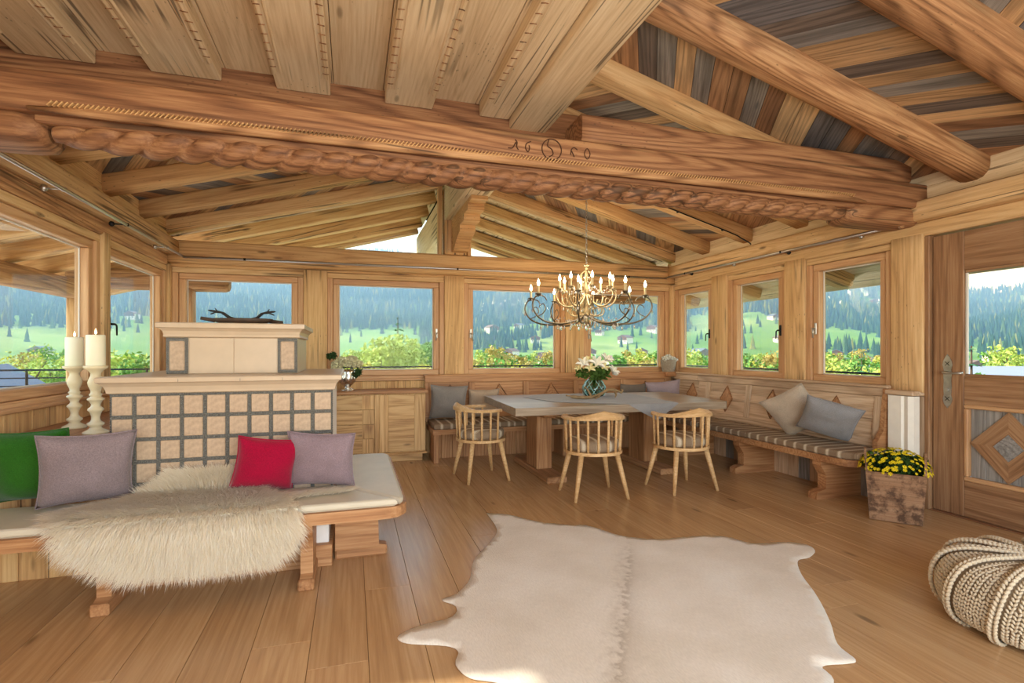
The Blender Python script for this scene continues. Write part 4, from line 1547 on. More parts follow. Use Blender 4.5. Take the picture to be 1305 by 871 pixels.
# broad leg panel towards the open end
pr = [(-.10, 0), (.21, 0), (.21, .062), (.165, .07), (.16, .25), (.175, .31), (.21, .345), (.21, BZ - .062), (-.10, BZ - .062)]
v, f = prism(pr, 0, .07)
mk('leg', [(a, 3.43 + c, b) for a, b, c in v], f, M_bench, sb)
box('foot', (-.10, .215), (3.42, 3.51), (0, .062), M_bench, sb, 'x', .01)
pr2 = [(a, b) for a, b in pr]
v, f = prism(pr2, 0, .07)
mk('leg', [(a, 4.25 + c, b) for a, b, c in v], f, M_bench, sb)
# leather seat pads with mitred corner
zc0, zc1 = BZ + .001, BZ + .042
cushion_pad('cream leather seat pad in front of the tiled stove, long run', [(-1.92, BY0 + .018), (BX1 - .06, BY0 + .018), (SX1 + .01, SY0 - .02), (-1.92, SY0 - .02)], zc0, zc1, M_leath)
cr = BX1 - .018
cushion_pad('cream leather seat pad at the open end of the stove bench', [(BX1 - .045, BY0 + .03), (cr - .01, BY0 + .06), (cr, BY0 + .12), (cr, 4.33), (cr - .03, 4.39), (cr - .1, 4.405), (SX1 + .012, 4.405), (SX1 + .024, SY0 - .015)], zc0, zc1, M_leath)

F_mau = fabric('mauve_knit', srgb(134, 119, 123), 200)
F_grn = fabric('green_wool', srgb(42, 94, 24), 200)
F_red = fabric('raspberry_wool', srgb(152, 12, 50), 200)
F_lil = fabric('lilac_grey_weave', srgb(138, 119, 126), 240)
F_gry = fabric('grey_linen', srgb(138, 130, 124), 240)
F_bei = fabric('beige_linen', srgb(178, 156, 134), 240)
F_mve2 = fabric('mauve_linen', srgb(158, 142, 148), 240)
F_tau = fabric('taupe_linen', srgb(186, 170, 152), 240)
F_slt = fabric('slate_linen', srgb(140, 138, 140), 240)
pillow('green wool pillow at the window end of the stove bench', (-1.66, 3.45, .68), .46, .42, .17, F_grn, math.radians(-8), math.radians(-16), math.radians(-2), 3)
pillow('mauve-grey knitted pillow leaning on the green one', (-1.335, 3.29, .68), .41, .42, .16, F_mau, math.radians(22), math.radians(-20), math.radians(1), 5)
pillow('raspberry red pillow against the stove tiles', (-.48, 3.345, .64), .345, .33, .14, F_red, math.radians(12), math.radians(-16), math.radians(9), 8)
pillow('lilac-grey pillow behind the raspberry red one', (-.175, 3.36, .645), .39, .35, .14, F_lil, math.radians(-10), math.radians(-14), math.radians(3), 9)

# ------------------------------------------------------------------ sheepskin
sk = thing('sheepskin', 'long-haired ivory sheepskin draped over the stove bench', 'sheepskin', (-.8, 3.2, BZ + .045))
M_hide = plain('hide', srgb(236, 226, 206), .9)
M_wool, nt, bs = newmat('ivory_wool')
g = N(nt, 'ShaderNodeNewGeometry')
nt.links.new(ramp(nt, g.outputs['Random Per Island'], [(0, srgb(228, 216, 194)), (.5, srgb(244, 236, 220)), (1, srgb(252, 248, 240))]), bs.inputs['Base Color'])
bs.inputs['Roughness'].default_value = .8
bs.inputs['Specular IOR Level'].default_value = .15
bs.inputs['Sheen Weight'].default_value = .3
trn = N(nt, 'ShaderNodeBsdfTranslucent', {0: srgb(246, 236, 216)})
mxs = N(nt, 'ShaderNodeMixShader', {0: .42, 1: bs.outputs[0], 2: trn.outputs[0]})
nt.links.new(mxs.outputs[0], nt.nodes['Material Output'].inputs[0])
zs = BZ + .047
path = [(3.435, .60), (3.43, .56), (3.41, .51), (3.36, zs + .012), (3.25, zs + .004), (3.12, zs + .003), (3.02, zs + .003), (2.985, zs - .006), (2.968, zs - .03), (2.962, .38), (2.96, .335), (2.958, .285), (2.957, .235)]
wid = [(-.98, -.60), (-1.02, -.56), (-1.06, -.54), (-1.12, -.50), (-1.28, -.44), (-1.40, -.36), (-1.40, -.30), (-1.36, -.275), (-1.33, -.27), (-1.28, -.275), (-1.22, -.29), (-1.14, -.33), (-1.03, -.42)]
v, f = [], []
nu = 24
for (y, z), (a, b) in zip(path, wid):
    for i in range(nu + 1):
        t = i / nu
        X = a + (b - a) * t
        v.append((X, y + .004 * noise.noise(Vector((X * 8, z * 8, 0))), z + .004 * noise.noise(Vector((X * 9, y * 9, 5)))))
for k in range(len(path) - 1):
    for i in range(nu):
        a = k * (nu + 1) + i
        f.append((a, a + 1, a + nu + 2, a + nu + 1))
mk('skin', v, f, M_hide, sk, None, True)
rw = random.Random(5)
V, Fc = [], []
cum = [0]
for p, q in zip(path[:-1], path[1:]):
    cum.append(cum[-1] + math.hypot(q[0] - p[0], q[1] - p[1]))


def skin_pt(s, t):
    for k in range(len(path) - 1):
        if s <= cum[k + 1] or k == len(path) - 2:
            u = (s - cum[k]) / (cum[k + 1] - cum[k])
            y = path[k][0] + (path[k + 1][0] - path[k][0]) * u
            z = path[k][1] + (path[k + 1][1] - path[k][1]) * u
            a = wid[k][0] + (wid[k + 1][0] - wid[k][0]) * u
            b = wid[k][1] + (wid[k + 1][1] - wid[k][1]) * u
            dv = Vector((0, path[k + 1][0] - path[k][0], path[k + 1][1] - path[k][1])).normalized()
            return Vector((a + (b - a) * t, y, z)), dv, Vector((0, dv.z, -dv.y))
    return None


def strand(p, dirs, L, w):
    """tapered curved ribbon with a ridge (three-sided)"""
    d0, d1 = dirs
    s = d0.cross(d1)
    s = s.normalized() if s.length > .01 else Vector((1, 0, 0))
    b = len(V)
    pts = [p, p + d0 * L * .4, p + d0 * L * .55 + d1 * L * .35, p + d0 * L * .6 + d1 * L * .72]
    ww = [w, w * .85, w * .5]
    for q, u in zip(pts[:3], ww):
        nn = d0 * u * .5
        V.extend([q - s * u, q + nn, q + s * u])
    V.append(pts[3])
    for k in range(2):
        for j in range(2):
            a = b + k * 3 + j
            Fc.append((a, a + 1, a + 4, a + 3))
    Fc.append((b + 6, b + 7, b + 9))
    Fc.append((b + 7, b + 8, b + 9))


def wool_at(p, flow, nrm, L):
    for _ in range(4):
        d0 = (nrm * rw.uniform(.35, .8) + flow * rw.uniform(.2, .6) + Vector((rw.uniform(-.35, .35), rw.uniform(-.2, .2), rw.uniform(-.15, .15)))).normalized()
        d1 = (flow * rw.uniform(.7, 1.1) + nrm * .12 + Vector((rw.uniform(-.3, .3), rw.uniform(-.15, .15), rw.uniform(-.25, .1)))).normalized()
        strand(p + Vector((rw.uniform(-.008, .008), rw.uniform(-.006, .006), rw.uniform(-.004, .004))), (d0, d1), L * rw.uniform(.7, 1.2), rw.uniform(.0009, .0021))


for _ in range(11500):
    s = cum[-1] * rw.random()
    t = rw.random()
    p, dv, nn = skin_pt(s, t)
    if nn.z < -.01 or (abs(nn.z) < .3 and nn.y > 0):
        nn = -nn
    edge = (t - .5) * 2
    upright = s < cum[3]
    flow = dv.copy()
    flow += Vector((edge * abs(edge) * .8, 0, 0))
    if cum[3] <= s <= cum[6]:
        nn = nn * 1.6 + Vector((rw.uniform(-.5, .5), rw.uniform(-.4, .4), 0))
    if upright:
        flow = Vector((edge * .5, -.35, .55))
    wool_at(p, flow.normalized(), nn, .085 if s > cum[8] else .07)
# tail lying towards the open end
for _ in range(420):
    t = rw.random()
    p = Vector((-.42 + .42 * t, 3.17 + .05 * t + rw.uniform(-.05, .05) * (1 - .6 * t), zs + .004))
    wool_at(p, Vector((.9, -.25, -.02)).normalized(), Vector((0, 0, 1)), .05)
fl_ = mk('fleece', V, Fc, M_wool, sk, None, True)
fl_['kind'] = 'stuff'

# ------------------------------------------------------------------ larch cabinet
CY0, CY1, CX0, CX1 = 6.235, 6.64, -1.0, .835
cb = thing('cabinet', 'larch sideboard with drawers and panelled door beside the corner bench', 'cabinet', ((CX0 + CX1) / 2, 6.46, 0))
box('plinth', (CX0 + .03, CX1 - .03), (CY0 + .03, CY1 - .02), (0, .085), M_cab, cb, 'x')
box('base_moulding', (CX0 - .02, CX1 + .02), (CY0 - .02, CY1 - .01), (.086, .11), M_cab, cb, 'x', .008)
box('body', (CX0, CX1), (CY0 + .012, CY1 - .01), (.111, .80), M_cab, cb, 'z', .004)
box('worktop', (CX0 - .02, CX1 + .03), (CY0 - .025, CY1 - .005), (.801, .838), M_bench, cb, 'x', .008)
for k in range(4):
    z0 = .122 + k * .168
    d = box('drawer', (-.55, .245), (CY0 - .006, CY0 + .012), (z0, z0 + .164), M_cab, cb, 'x', .004)
    box('drawer_end', (.112, .2455), (CY0 - .008, CY0 - .003), (z0 + .001, z0 + .163), M_cab, d, 'z', .003)
box('mullion', (.25, .30), (CY0 - .010, CY0 + .012), (.115, .798), M_cab, cb, 'z', .004)
dr = box('door', (.30, .835), (CY0 - .002, CY0 + .012), (.122, .79), M_cab, cb, 'z', .004)
for a, b in ((.302, .405), (.705, .833)):
    box('door_stile', (a, b), (CY0 - .009, CY0 - .0015), (.124, .788), M_cab, dr, 'z', .003)
for a, b in ((.124, .29), (.292, .5), (.502, .66), (.662, .788)):
    box('door_plank', (.407, .703), (CY0 - .006, CY0 - .0015), (a, b), M_cab, dr, 'x', .004)

# silver goblet vase with dried hydrangeas on the cabinet
M_silver = plain('mercury_silver', (.72, .70, .66, 1), .22, 1, noise_amt=.25, nscale=25)
vb = onY(443, 495, 6.38)
VX, VY, VZ = vb.x, 6.38, .838
vs = thing('goblet_vase', 'silvered goblet vase standing on the larch sideboard', 'vase', (VX, VY, VZ))
mk('body', *lathe([(.075, 0), (.078, .01), (.05, .025), (.032, .045), (.04, .06), (.07, .085), (.088, .12), (.088, .17), (.078, .21), (.086, .245), (.082, .245), (.072, .21), (.07, .15), (.02, .1)], 24), M_silver, vs, Matrix.Translation((VX, VY, VZ)), True)
for k in range(12):
    a = 6.283 * k / 12
    mk('fluting', *tube([(VX + .084 * math.cos(a), VY + .084 * math.sin(a), VZ + .1), (VX + .09 * math.cos(a), VY + .09 * math.sin(a), VZ + .145), (VX + .082 * math.cos(a), VY + .082 * math.sin(a), VZ + .2)], .006, 6), M_silver, vs, None, True)
L_hyd = leafmat('dried_hydrangea', srgb(232, 224, 186))
L_dk = leafmat('leaf_dark', srgb(52, 72, 40))
L_wht = leafmat('petal_white', srgb(244, 240, 226))
L_crm = leafmat('petal_cream', srgb(240, 228, 178))
L_gr2 = leafmat('leaf_bouquet', srgb(76, 104, 46))
L_bud = leafmat('petal_yellow', srgb(236, 206, 40))


def bloom_head(parent, name, c, r, n, mat, size, seed, flat=1.):
    V, Fc = leaf_cloud([(0, 0, 0, r)], n, size, seed)
    return mk(name, [(c[0] + a, c[1] + b, c[2] + q * flat) for a, b, q in V], Fc, mat, parent)


hy_ = thing('hydrangea_bunch', 'bunch of dried cream hydrangeas in the goblet vase', 'flowers', (VX, VY, VZ + .2))
for k, (a, b, c, r) in enumerate(((-.11, 0, .30, .075), (.0, -.03, .33, .085), (.1, 0, .31, .075), (.05, .06, .36, .07), (-.06, .05, .35, .075), (-.13, -.02, .26, .05))):
    h = bloom_head(hy_, 'flower_head', (VX + a, VY + b, VZ + c), r, 330, L_hyd, .016, 300 + k, .8)
    mk('stem', *tube([(VX + a * .1, VY + b * .1, VZ + .12), (VX + a * .6, VY + b * .6, VZ + .24), (VX + a, VY + b, VZ + c)], .004, 5), L_gr2, hy_)
for k, (a, c) in enumerate(((-.19, .40), (-.16, .42), (.10, .19), (.12, .22))):
    v, f = leaf_cloud([(0, 0, 0, .035)], 24, .03, 320 + k)
    mk('leaf', [(VX + a + p[0], VY - .04 + p[1], VZ + c + p[2]) for p in v], f, L_dk, hy_)

# ------------------------------------------------------------------ corner benches
# bench along the right wall
SZ = .395
rb = thing('corner_bench', 'pine bench with lozenge-panelled back along the wall with the door', 'bench', (4.2, 5.0, 0))
poly = rpoly(3.905, 4.40, 3.24, 5.945, ('bl',), .16, 6)
v, f = prism(poly, SZ - .055, SZ)
mk('seat_board', v, f, M_bench, rb)
for cy in (3.62, 4.63, 5.62):
    pr = [(3.88, 0), (4.40, 0), (4.40, SZ - .055), (3.93, SZ - .055), (3.925, SZ - .10), (3.96, SZ - .15), (3.985, SZ - .19), (3.985, .085), (3.93, .075), (3.88, .055)]
    v, f = prism(pr, -.045, .045)
    mk('leg', [(a, cy + c, b) for a, b, c in v], f, M_bench, rb)
# leaning back
BTOP = .985
lean = math.atan2(.075, BTOP - SZ)
MBk = Matrix.Translation((4.385, 0, SZ)) @ Matrix.Rotation(lean, 4, 'Y')     # local x outward, y along, z up the back
hb = (BTOP - SZ) / math.cos(lean)


def lozenge(parent, M, y, z, hw, hh, mat, axis='y'):
    o = []
    for d in (0, .022):
        for a, b in ((-hw, 0), (0, hh), (hw, 0), (0, -hh)):
            kk = 1 if d == 0 else .86
            o.append((-d, y + a * kk, z + b * kk))
    ob = mk('lozenge', o, [(3, 2, 1, 0), (4, 5, 6, 7), (0, 1, 5, 4), (1, 2, 6, 5), (2, 3, 7, 6), (3, 0, 4, 7)], mat, parent, M)
    pts = [(-.012, y + a * 1.03, z + b * 1.03) for a, b in ((-hw, 0), (0, hh), (hw, 0), (0, -hh))]
    mk('lozenge_edge', *tube(pts, .007, 4, closed=True), M_tie, ob, M)
    return ob


ys0, ys1 = 3.40, 5.945
box('back_panel', (.0, .028), (ys0, ys1), (.02, hb), M_panel, rb, 'y', .003, M=MBk)
box('top_rail', (-.022, .0), (ys0, ys1), (hb - .085, hb), M_panel, rb, 'y', .004, M=MBk)
box('bottom_rail', (-.022, .0), (ys0, ys1), (.06, .13), M_panel, rb, 'y', .004, M=MBk)
stl = [3.40, 4.25, 4.98, 5.70]
for y in stl:
    box('stile', (-.024, .0), (y, y + .075), (.131, hb - .086), M_panel, rb, 'z', .004, M=MBk)
for a, b in zip(stl[:-1], stl[1:]):
    m = (a + .075 + b) / 2
    for s in (-1, 1):
        ya, yb = (a + .076, m - .115) if s < 0 else (m + .115, b - .001)
        box('mid_rail', (-.018, .0), (ya, yb), (.305, .335), M_panel, rb, 'y', .003, M=MBk)
    box('panel_board', (-.008, .0), (a + .077, b - .002), (.4, .4 + .10), M_panel, rb, 'y', .003, M=MBk)
    lozenge(rb, MBk, m, .32, .105, .155, M_bench)
box('cap', (4.415, 4.47), (3.355, 5.945), (BTOP - .01, BTOP + .018), M_panel, rb, 'y', .008)
# shaped end board
pr = [(4.30, .44), (4.385, SZ), (4.385, 0), (4.505, 0), (4.505, BTOP - .012), (4.42, BTOP - .012), (4.375, .62), (4.30, .52)]
v, f = prism(pr, 0, .045)
mk('end_board', [(a, 3.352 + c, b) for a, b, c in v], f, M_bench, rb)
# vertical boards under the seat
y = 3.45
while y < 5.80:
    box('under_board', (4.385, 4.41), (y, y + .133), (.0, SZ - .058), M_weath if int(y * 7) % 4 == 0 else M_panel, rb, 'z', .003)
    y += .136
S_y = stripes('striped_wool_y', 1)
S_x = stripes('striped_wool_x', 0)
cushion_pad('striped seat pad nearest the yellow flower box', rpoly(3.915, 4.372, 3.27, 4.48, ('bl',), .13, 6), SZ + .001, SZ + .062, S_y)
cushion_pad('striped seat pad on the side bench next to the table corner', [(3.915, 4.485), (4.372, 4.485), (4.372, 5.92), (3.915, 5.92)], SZ + .001, SZ + .062, S_y)
# bench along the back wall
bb = thing('corner_bench', 'pine bench with lozenge-panelled back under the back windows', 'bench', (2.6, 6.3, 0))
BF = 5.955
v, f = prism([(.885, BF), (4.40, BF), (4.40, 6.50), (.885, 6.50)], SZ - .055, SZ)
mk('seat_board', v, f, M_bench, bb)
MBb = Matrix.Translation((0, 6.52, SZ)) @ Matrix.Rotation(-math.atan2(.05, BTOP - SZ), 4, 'X')


def bk(name, xr, d, zr, grain='x', mat=None):
    return box(name, xr, d, zr, mat or M_bench, bb, grain, .004, M=MBb)


bk('back_panel', (.875, 4.40), (.0, .028), (.02, hb))
bk('top_rail', (.87, 4.40), (-.022, 0), (hb - .085, hb))
bk('bottom_rail', (.87, 4.40), (-.022, 0), (.06, .13))
sx = [.87, 1.43, 2.16, 2.88, 3.60, 4.31]
for x in sx:
    bk('stile', (x, x + .075), (-.024, 0), (.131, hb - .086), 'z')
MB2 = MBb @ Matrix.Rotation(math.pi / 2, 4, 'Z').inverted() if False else MBb
for a, b in zip(sx[:-1], sx[1:]):
    m = (a + .075 + b) / 2
    bk('mid_rail', (a + .076, m - .115), (-.018, 0), (.305, .335))
    bk('mid_rail', (m + .115, b - .001), (-.018, 0), (.305, .335))
    bk('panel_board', (a + .077, b - .002), (-.008, 0), (.4, .5))
    Ml = MBb @ Matrix.Rotation(math.pi / 2, 4, 'Z')
    lozenge(bb, Ml, -m, .32, .105, .155, M_bench)
box('cap', (.87, 4.41), (6.565, 6.69), (BTOP - .01, BTOP + .018), M_bench, bb, 'x', .008)
box('corner_block', (4.30, 4.51), (6.45, 6.563), (BTOP - .05, BTOP + .018), M_bench, bb, 'x', .008)
# the return of the panelled back along the side wall, past the end of the side bench
box('return_panel', (.0, .028), (5.95, 6.5), (.02, hb), M_panel, bb, 'y', .003, M=MBk)
box('return_rail', (-.022, .0), (5.95, 6.5), (hb - .085, hb), M_panel, bb, 'y', .004, M=MBk)
box('return_stile', (-.024, .0), (6.36, 6.435), (.131, hb - .086), M_panel, bb, 'z', .004, M=MBk)
lozenge(bb, MBk, 6.06, .32, .105, .155, M_bench)
box('return_cap', (4.415, 4.47), (5.95, 6.445), (BTOP - .01, BTOP + .018), M_panel, bb, 'y', .008)
x = .90
while x < 4.3:
    box('under_board', (x, x + .133), (6.30, 6.32), (.0, SZ - .058), M_bench, bb, 'z', .003)
    x += .136
box('leg', (.90, .96), (6.0, 6.30), (0, SZ - .056), M_bench, bb, 'z', .004)
box('leg', (2.5, 2.56), (6.0, 6.30), (0, SZ - .056), M_bench, bb, 'z', .004)
for k, (a, b, lb) in enumerate(((.90, 1.85, 'striped seat pad under the back window next to the sideboard'), (1.855, 3.1, 'striped seat pad under the back windows, middle of the bench'), (3.105, 4.37, 'striped seat pad in the corner where the benches meet'))):
    cushion_pad(lb, [(a, BF + .01), (b, BF + .01), (b, 6.505), (a, 6.505)] if k < 2 else [(a, BF + .01), (4.37, BF + .01), (4.37, 6.505), (a, 6.505)], SZ + .001, SZ + .062, S_x)
zt = SZ + .064
pillow('grey linen pillow on the back bench next to the sideboard', (1.13, 6.34, zt + .215), .45, .43, .15, F_gry, math.radians(-6), math.radians(-13), math.radians(2), 21)
pillow('beige pillow beside the grey one behind the left-hand chair', (1.58, 6.38, zt + .185), .40, .37, .13, F_bei, math.radians(4), math.radians(-13), 0, 22)
pillow('dark taupe pillow in the bench corner behind the mauve one', (3.68, 6.38, zt + .20), .44, .40, .14, fabric('dark_taupe_linen', srgb(112, 102, 92), 240), math.radians(6), math.radians(-14), 0, 23)
pillow('mauve linen pillow in the corner under the white flower basket', (4.10, 6.26, zt + .235), .46, .42, .16, F_mve2, math.radians(-24), math.radians(-18), math.radians(-6), 24)
pillow('pale taupe pillow on the side bench, tilted towards the corner', (4.20, 4.13, zt + .245), .50, .46, .18, F_tau, math.radians(-62), math.radians(-26), math.radians(-30), 25)
pillow('blue-grey linen pillow on the side bench nearest the flower box', (4.18, 3.72, zt + .22), .46, .44, .17, F_slt, math.radians(-58), math.radians(-38), math.radians(20), 26)

# basket of white flowers on the corner shelf
bx = (4.38, 6.56)
M_wick_ = plain('grey_wicker', srgb(168, 154, 136), .85, noise_amt=.2, nscale=60)
bz = BTOP + .018
bs_ = thing('wicker_basket', 'round grey wicker basket on the corner shelf', 'basket', (bx[0], bx[1], bz))
mk('liner', *lathe([(.075, 0), (.088, .06), (.098, .13), (.1, .17), (.09, .17), (.07, .02)], 20), plain('basket_liner', srgb(120, 96, 72), .9), bs_, Matrix.Translation((bx[0], bx[1], bz)))
for k in range(15):
    z = .006 + k * .0115
    R = .078 + .026 * (z / .17)
    mk('weave_strand', *tube([(bx[0] + (R + .004 * (1 if (j + k) % 2 else -1)) * math.cos(6.283 * j / 24), bx[1] + (R + .004 * (1 if (j + k) % 2 else -1)) * math.sin(6.283 * j / 24), bz + z) for j in range(24)], .006, 5, closed=True), M_wick_, bs_, None, True)
wf = thing('white_bouquet', 'mound of white flowers in the wicker basket', 'flowers', (bx[0], bx[1], bz + .13))
for k, (a, b, c) in enumerate(((-.06, 0, .19), (.0, -.05, .195), (.06, .0, .19), (0, .05, .2), (0, 0, .22), (-.07, -.05, .175), (.08, -.04, .17))):
    bloom_head(wf, 'flower_head', (bx[0] + a, bx[1] + b, bz + c), .045, 150, L_wht, .014, 340 + k, .8)
bloom_head(wf, 'leaves', (bx[0], bx[1], bz + .165), .08, 140, L_gr2, .016, 350, .4)

# ------------------------------------------------------------------ dining table
TZ = .77
tb = thing('dining_table', 'large pale oak dining table on two trestle legs', 'table', (2.6, 5.3, 0))
tp = [(1.445, 4.60), (3.76, 4.585), (3.80, 4.62), (3.88, 5.86), (3.84, 5.92), (1.56, 6.04), (1.50, 6.0)]
c0 = Matrix.Translation((2.6, 5.3, TZ - .0375))
v, f = prism([(a - 2.6, b - 5.3) for a, b in tp], -.0375, .0375)
o = mk('top', v, f, M_table, tb, c0)
for cx in (1.925, 3.19):
    box('foot', (cx - .105, cx + .105), (4.75, 5.86), (0, .065), M_tleg, tb, 'y', .012)
    box('column', (cx - .085, cx + .085), (5.12, 5.46), (.065, TZ - .15), M_tleg, tb, 'z', .008)
    box('crosspiece', (cx - .07, cx + .07), (4.95, 5.7), (TZ - .15, TZ - .0755), M_tleg, tb, 'y', .01)

# grey runner with a pointed end hanging over the front
M_run = fabric('grey_runner', srgb(150, 148, 148), 300, .2)
zt_ = TZ + .0022
on = lambda x, y: tuple(onZ(x, y, zt_))[:2]
front = 4.592
rp = [(1.86, 5.62), (2.0, 5.02), (2.62, front), (3.18, front), (3.30, 5.9), (2.2, 5.97)]
n = len(rp)
v = [(a, b, zt_) for a, b in rp]
v += [(2.62, front - .004, TZ - .004), (3.18, front - .004, TZ - .004), (2.93, front - .012, TZ - .165), (2.78, front - .006, TZ - .09), (3.06, front - .014, TZ - .08)]
f = [tuple(range(n)), (3, 2, 6, 7), (6, 9, 8, 10, 7)]
ru = mk('table_runner', v, f, M_run, None)
md = ru.modifiers.new('t', 'SOLIDIFY')
md.thickness = .003
md.offset = 1
tag(ru, 'grey cloth on the dining table with a pointed end hanging down', 'cloth')

# clear vase with lilies
gv = onZ(757, 506, TZ)
GX, GY, GZ = gv.x, gv.y, TZ + .006
M_vglass, nt, bs = newmat('aqua_glass')
bs.inputs['Base Color'].default_value = srgb(196, 226, 222)
bs.inputs['Transmission Weight'].default_value = 1
bs.inputs['Roughness'].default_value = .04
bs.inputs['IOR'].default_value = 1.4
gl = thing('glass_vase', 'bulbous clear aqua glass vase on the dining table', 'vase', (GX, GY, GZ))
mk('body', *lathe([(.085, 0), (.11, .01), (.135, .06), (.128, .12), (.095, .175), (.065, .205), (.062, .215), (.058, .213), (.06, .203), (.088, .172), (.12, .12), (.127, .06), (.1, .018), (.01, .014)], 32), M_vglass, gl, Matrix.Translation((GX, GY, GZ)), True)
wv = MB()
for k in range(14):
    a0 = k * 6.283 / 14
    pts = []
    for j in range(9):
        z = .015 + .17 * j / 8
        R = np.interp(z, [0, .06, .12, .175, .205], [.11, .136, .13, .097, .066])
        a = a0 + .9 * j / 8 * (1 if k % 2 else -1)
        pts.append((GX + R * math.cos(a), GY + R * math.sin(a), GZ + z))
    wv.add(tube(pts, .004, 5))
wv.build('swirl_ribs', plain('teal_glass_rib', srgb(150, 200, 196), .1, spec=.6), gl, None, True)
bq = thing('lily_bouquet', 'bouquet of white and cream flowers with green leaves in the glass vase', 'flowers', (GX, GY, GZ + .03))
rq = random.Random(9)
for k in range(14):
    a = rq.random() * 6.283
    q = rq.uniform(.05, .19)
    mk('stem', *tube([(GX + .03 * math.cos(a + 2), GY + .03 * math.sin(a + 2), GZ + .03), (GX + .02 * math.cos(a), GY + .02 * math.sin(a), GZ + .2), (GX + q * math.cos(a), GY + q * math.sin(a), GZ + rq.uniform(.27, .36))], .004, 5), L_gr2, bq)
V, Fc = leaf_cloud([(.0, 0, .27, .1), (.12, 0, .26, .09), (-.12, 0, .27, .08), (.0, -.1, .25, .09), (.17, .03, .30, .05), (-.18, .0, .27, .05)], 330, .03, 77)
mk('leaves', [(GX + a, GY + b, GZ + c) for a, b, c in V], Fc, L_gr2, bq)


def lily(c, d, r, mat):
    """six pointed petals opening along d"""
    d = Vector(d).normalized()
    u = d.orthogonal().normalized()
    w = d.cross(u)
    mb = MB()
    c = Vector(c)
    for k in range(6):
        a = 6.283 * k / 6
        o = u * math.cos(a) + w * math.sin(a)
        s = u * -math.sin(a) + w * math.cos(a)
        p = [c, c + d * r * .5 + o * r * .35 + s * r * .24, c + d * r * .7 + o * r * .75 + s * r * .2, c + d * r * .62 + o * r * 1.15, c + d * r * .7 + o * r * .75 - s * r * .2, c + d * r * .5 + o * r * .35 - s * r * .24]
        mb.add((p, [(0, 1, 2, 3), (0, 3, 4, 5)]))
    return mb.build('flower', mat, bq)


for k, (a, b, c, r, m) in enumerate(((-.19, -.05, .36, .085, L_wht), (-.02, -.1, .36, .1, L_wht), (.17, -.02, .41, .085, L_wht), (.24, -.08, .28, .075, L_wht), (-.08, .06, .38, .08, L_crm), (.08, -.08, .32, .07, L_crm), (-.12, -.1, .31, .07, L_crm), (.1, .08, .36, .07, L_wht), (.3, 0, .25, .05, L_wht), (-.24, 0, .31, .05, L_crm))):
    lily((GX + a * .8, GY + b, GZ + c), (a, b - .3, .45), r, m)
mk('bud', *ball(.012, (GX - .1, GY - .02, GZ + .44), 8, 6, (1, 1, 2.8)), L_crm, bq, None, True)
# shed antler
an = thing('antler', 'shed brown antler lying on the grey runner', 'antler', (GX + .1, GY - .28, TZ + .006))
M_shed = plain('brown_antler', srgb(142, 118, 84), .6, noise_amt=.25, nscale=20)
AY = GY - .3
b0 = onZ(737, 509, TZ + .02)
AX = b0.x
az = TZ + .006
mk('beam', *tube(bez([(AX - .08, AY + .03, az + .045), (AX + .04, AY, az + .022), (AX + .2, AY - .02, az + .022), (AX + .32, AY, az + .05), (AX + .42, AY + .03, az + .09), (AX + .52, AY + .02, az + .085), (AX + .58, AY - .01, az + .055)], 5), [.008] * 3 + [.018] * 10 + [.017] * 12 + [.012] * 5 + [.006], 8), M_shed, an, None, True)
for p in ([(AX + .2, AY - .02, az + .03), (AX + .16, AY - .03, az + .09), (AX + .13, AY, az + .14)], [(AX + .3, AY, az + .045), (AX + .27, AY - .06, az + .03), (AX + .2, AY - .1, az + .012)], [(AX + .5, AY + .02, az + .08), (AX + .5, AY - .02, az + .04), (AX + .48, AY - .03, az + .012)], [(AX + .57, AY, az + .06), (AX + .59, AY, az + .085), (AX + .57, AY, az + .1)]):
    mk('tine', *tube(bez(p, 5), [.013] * 3 + [.01] * 4 + [.007] * 3 + [.003], 7), M_shed, an, None, True)

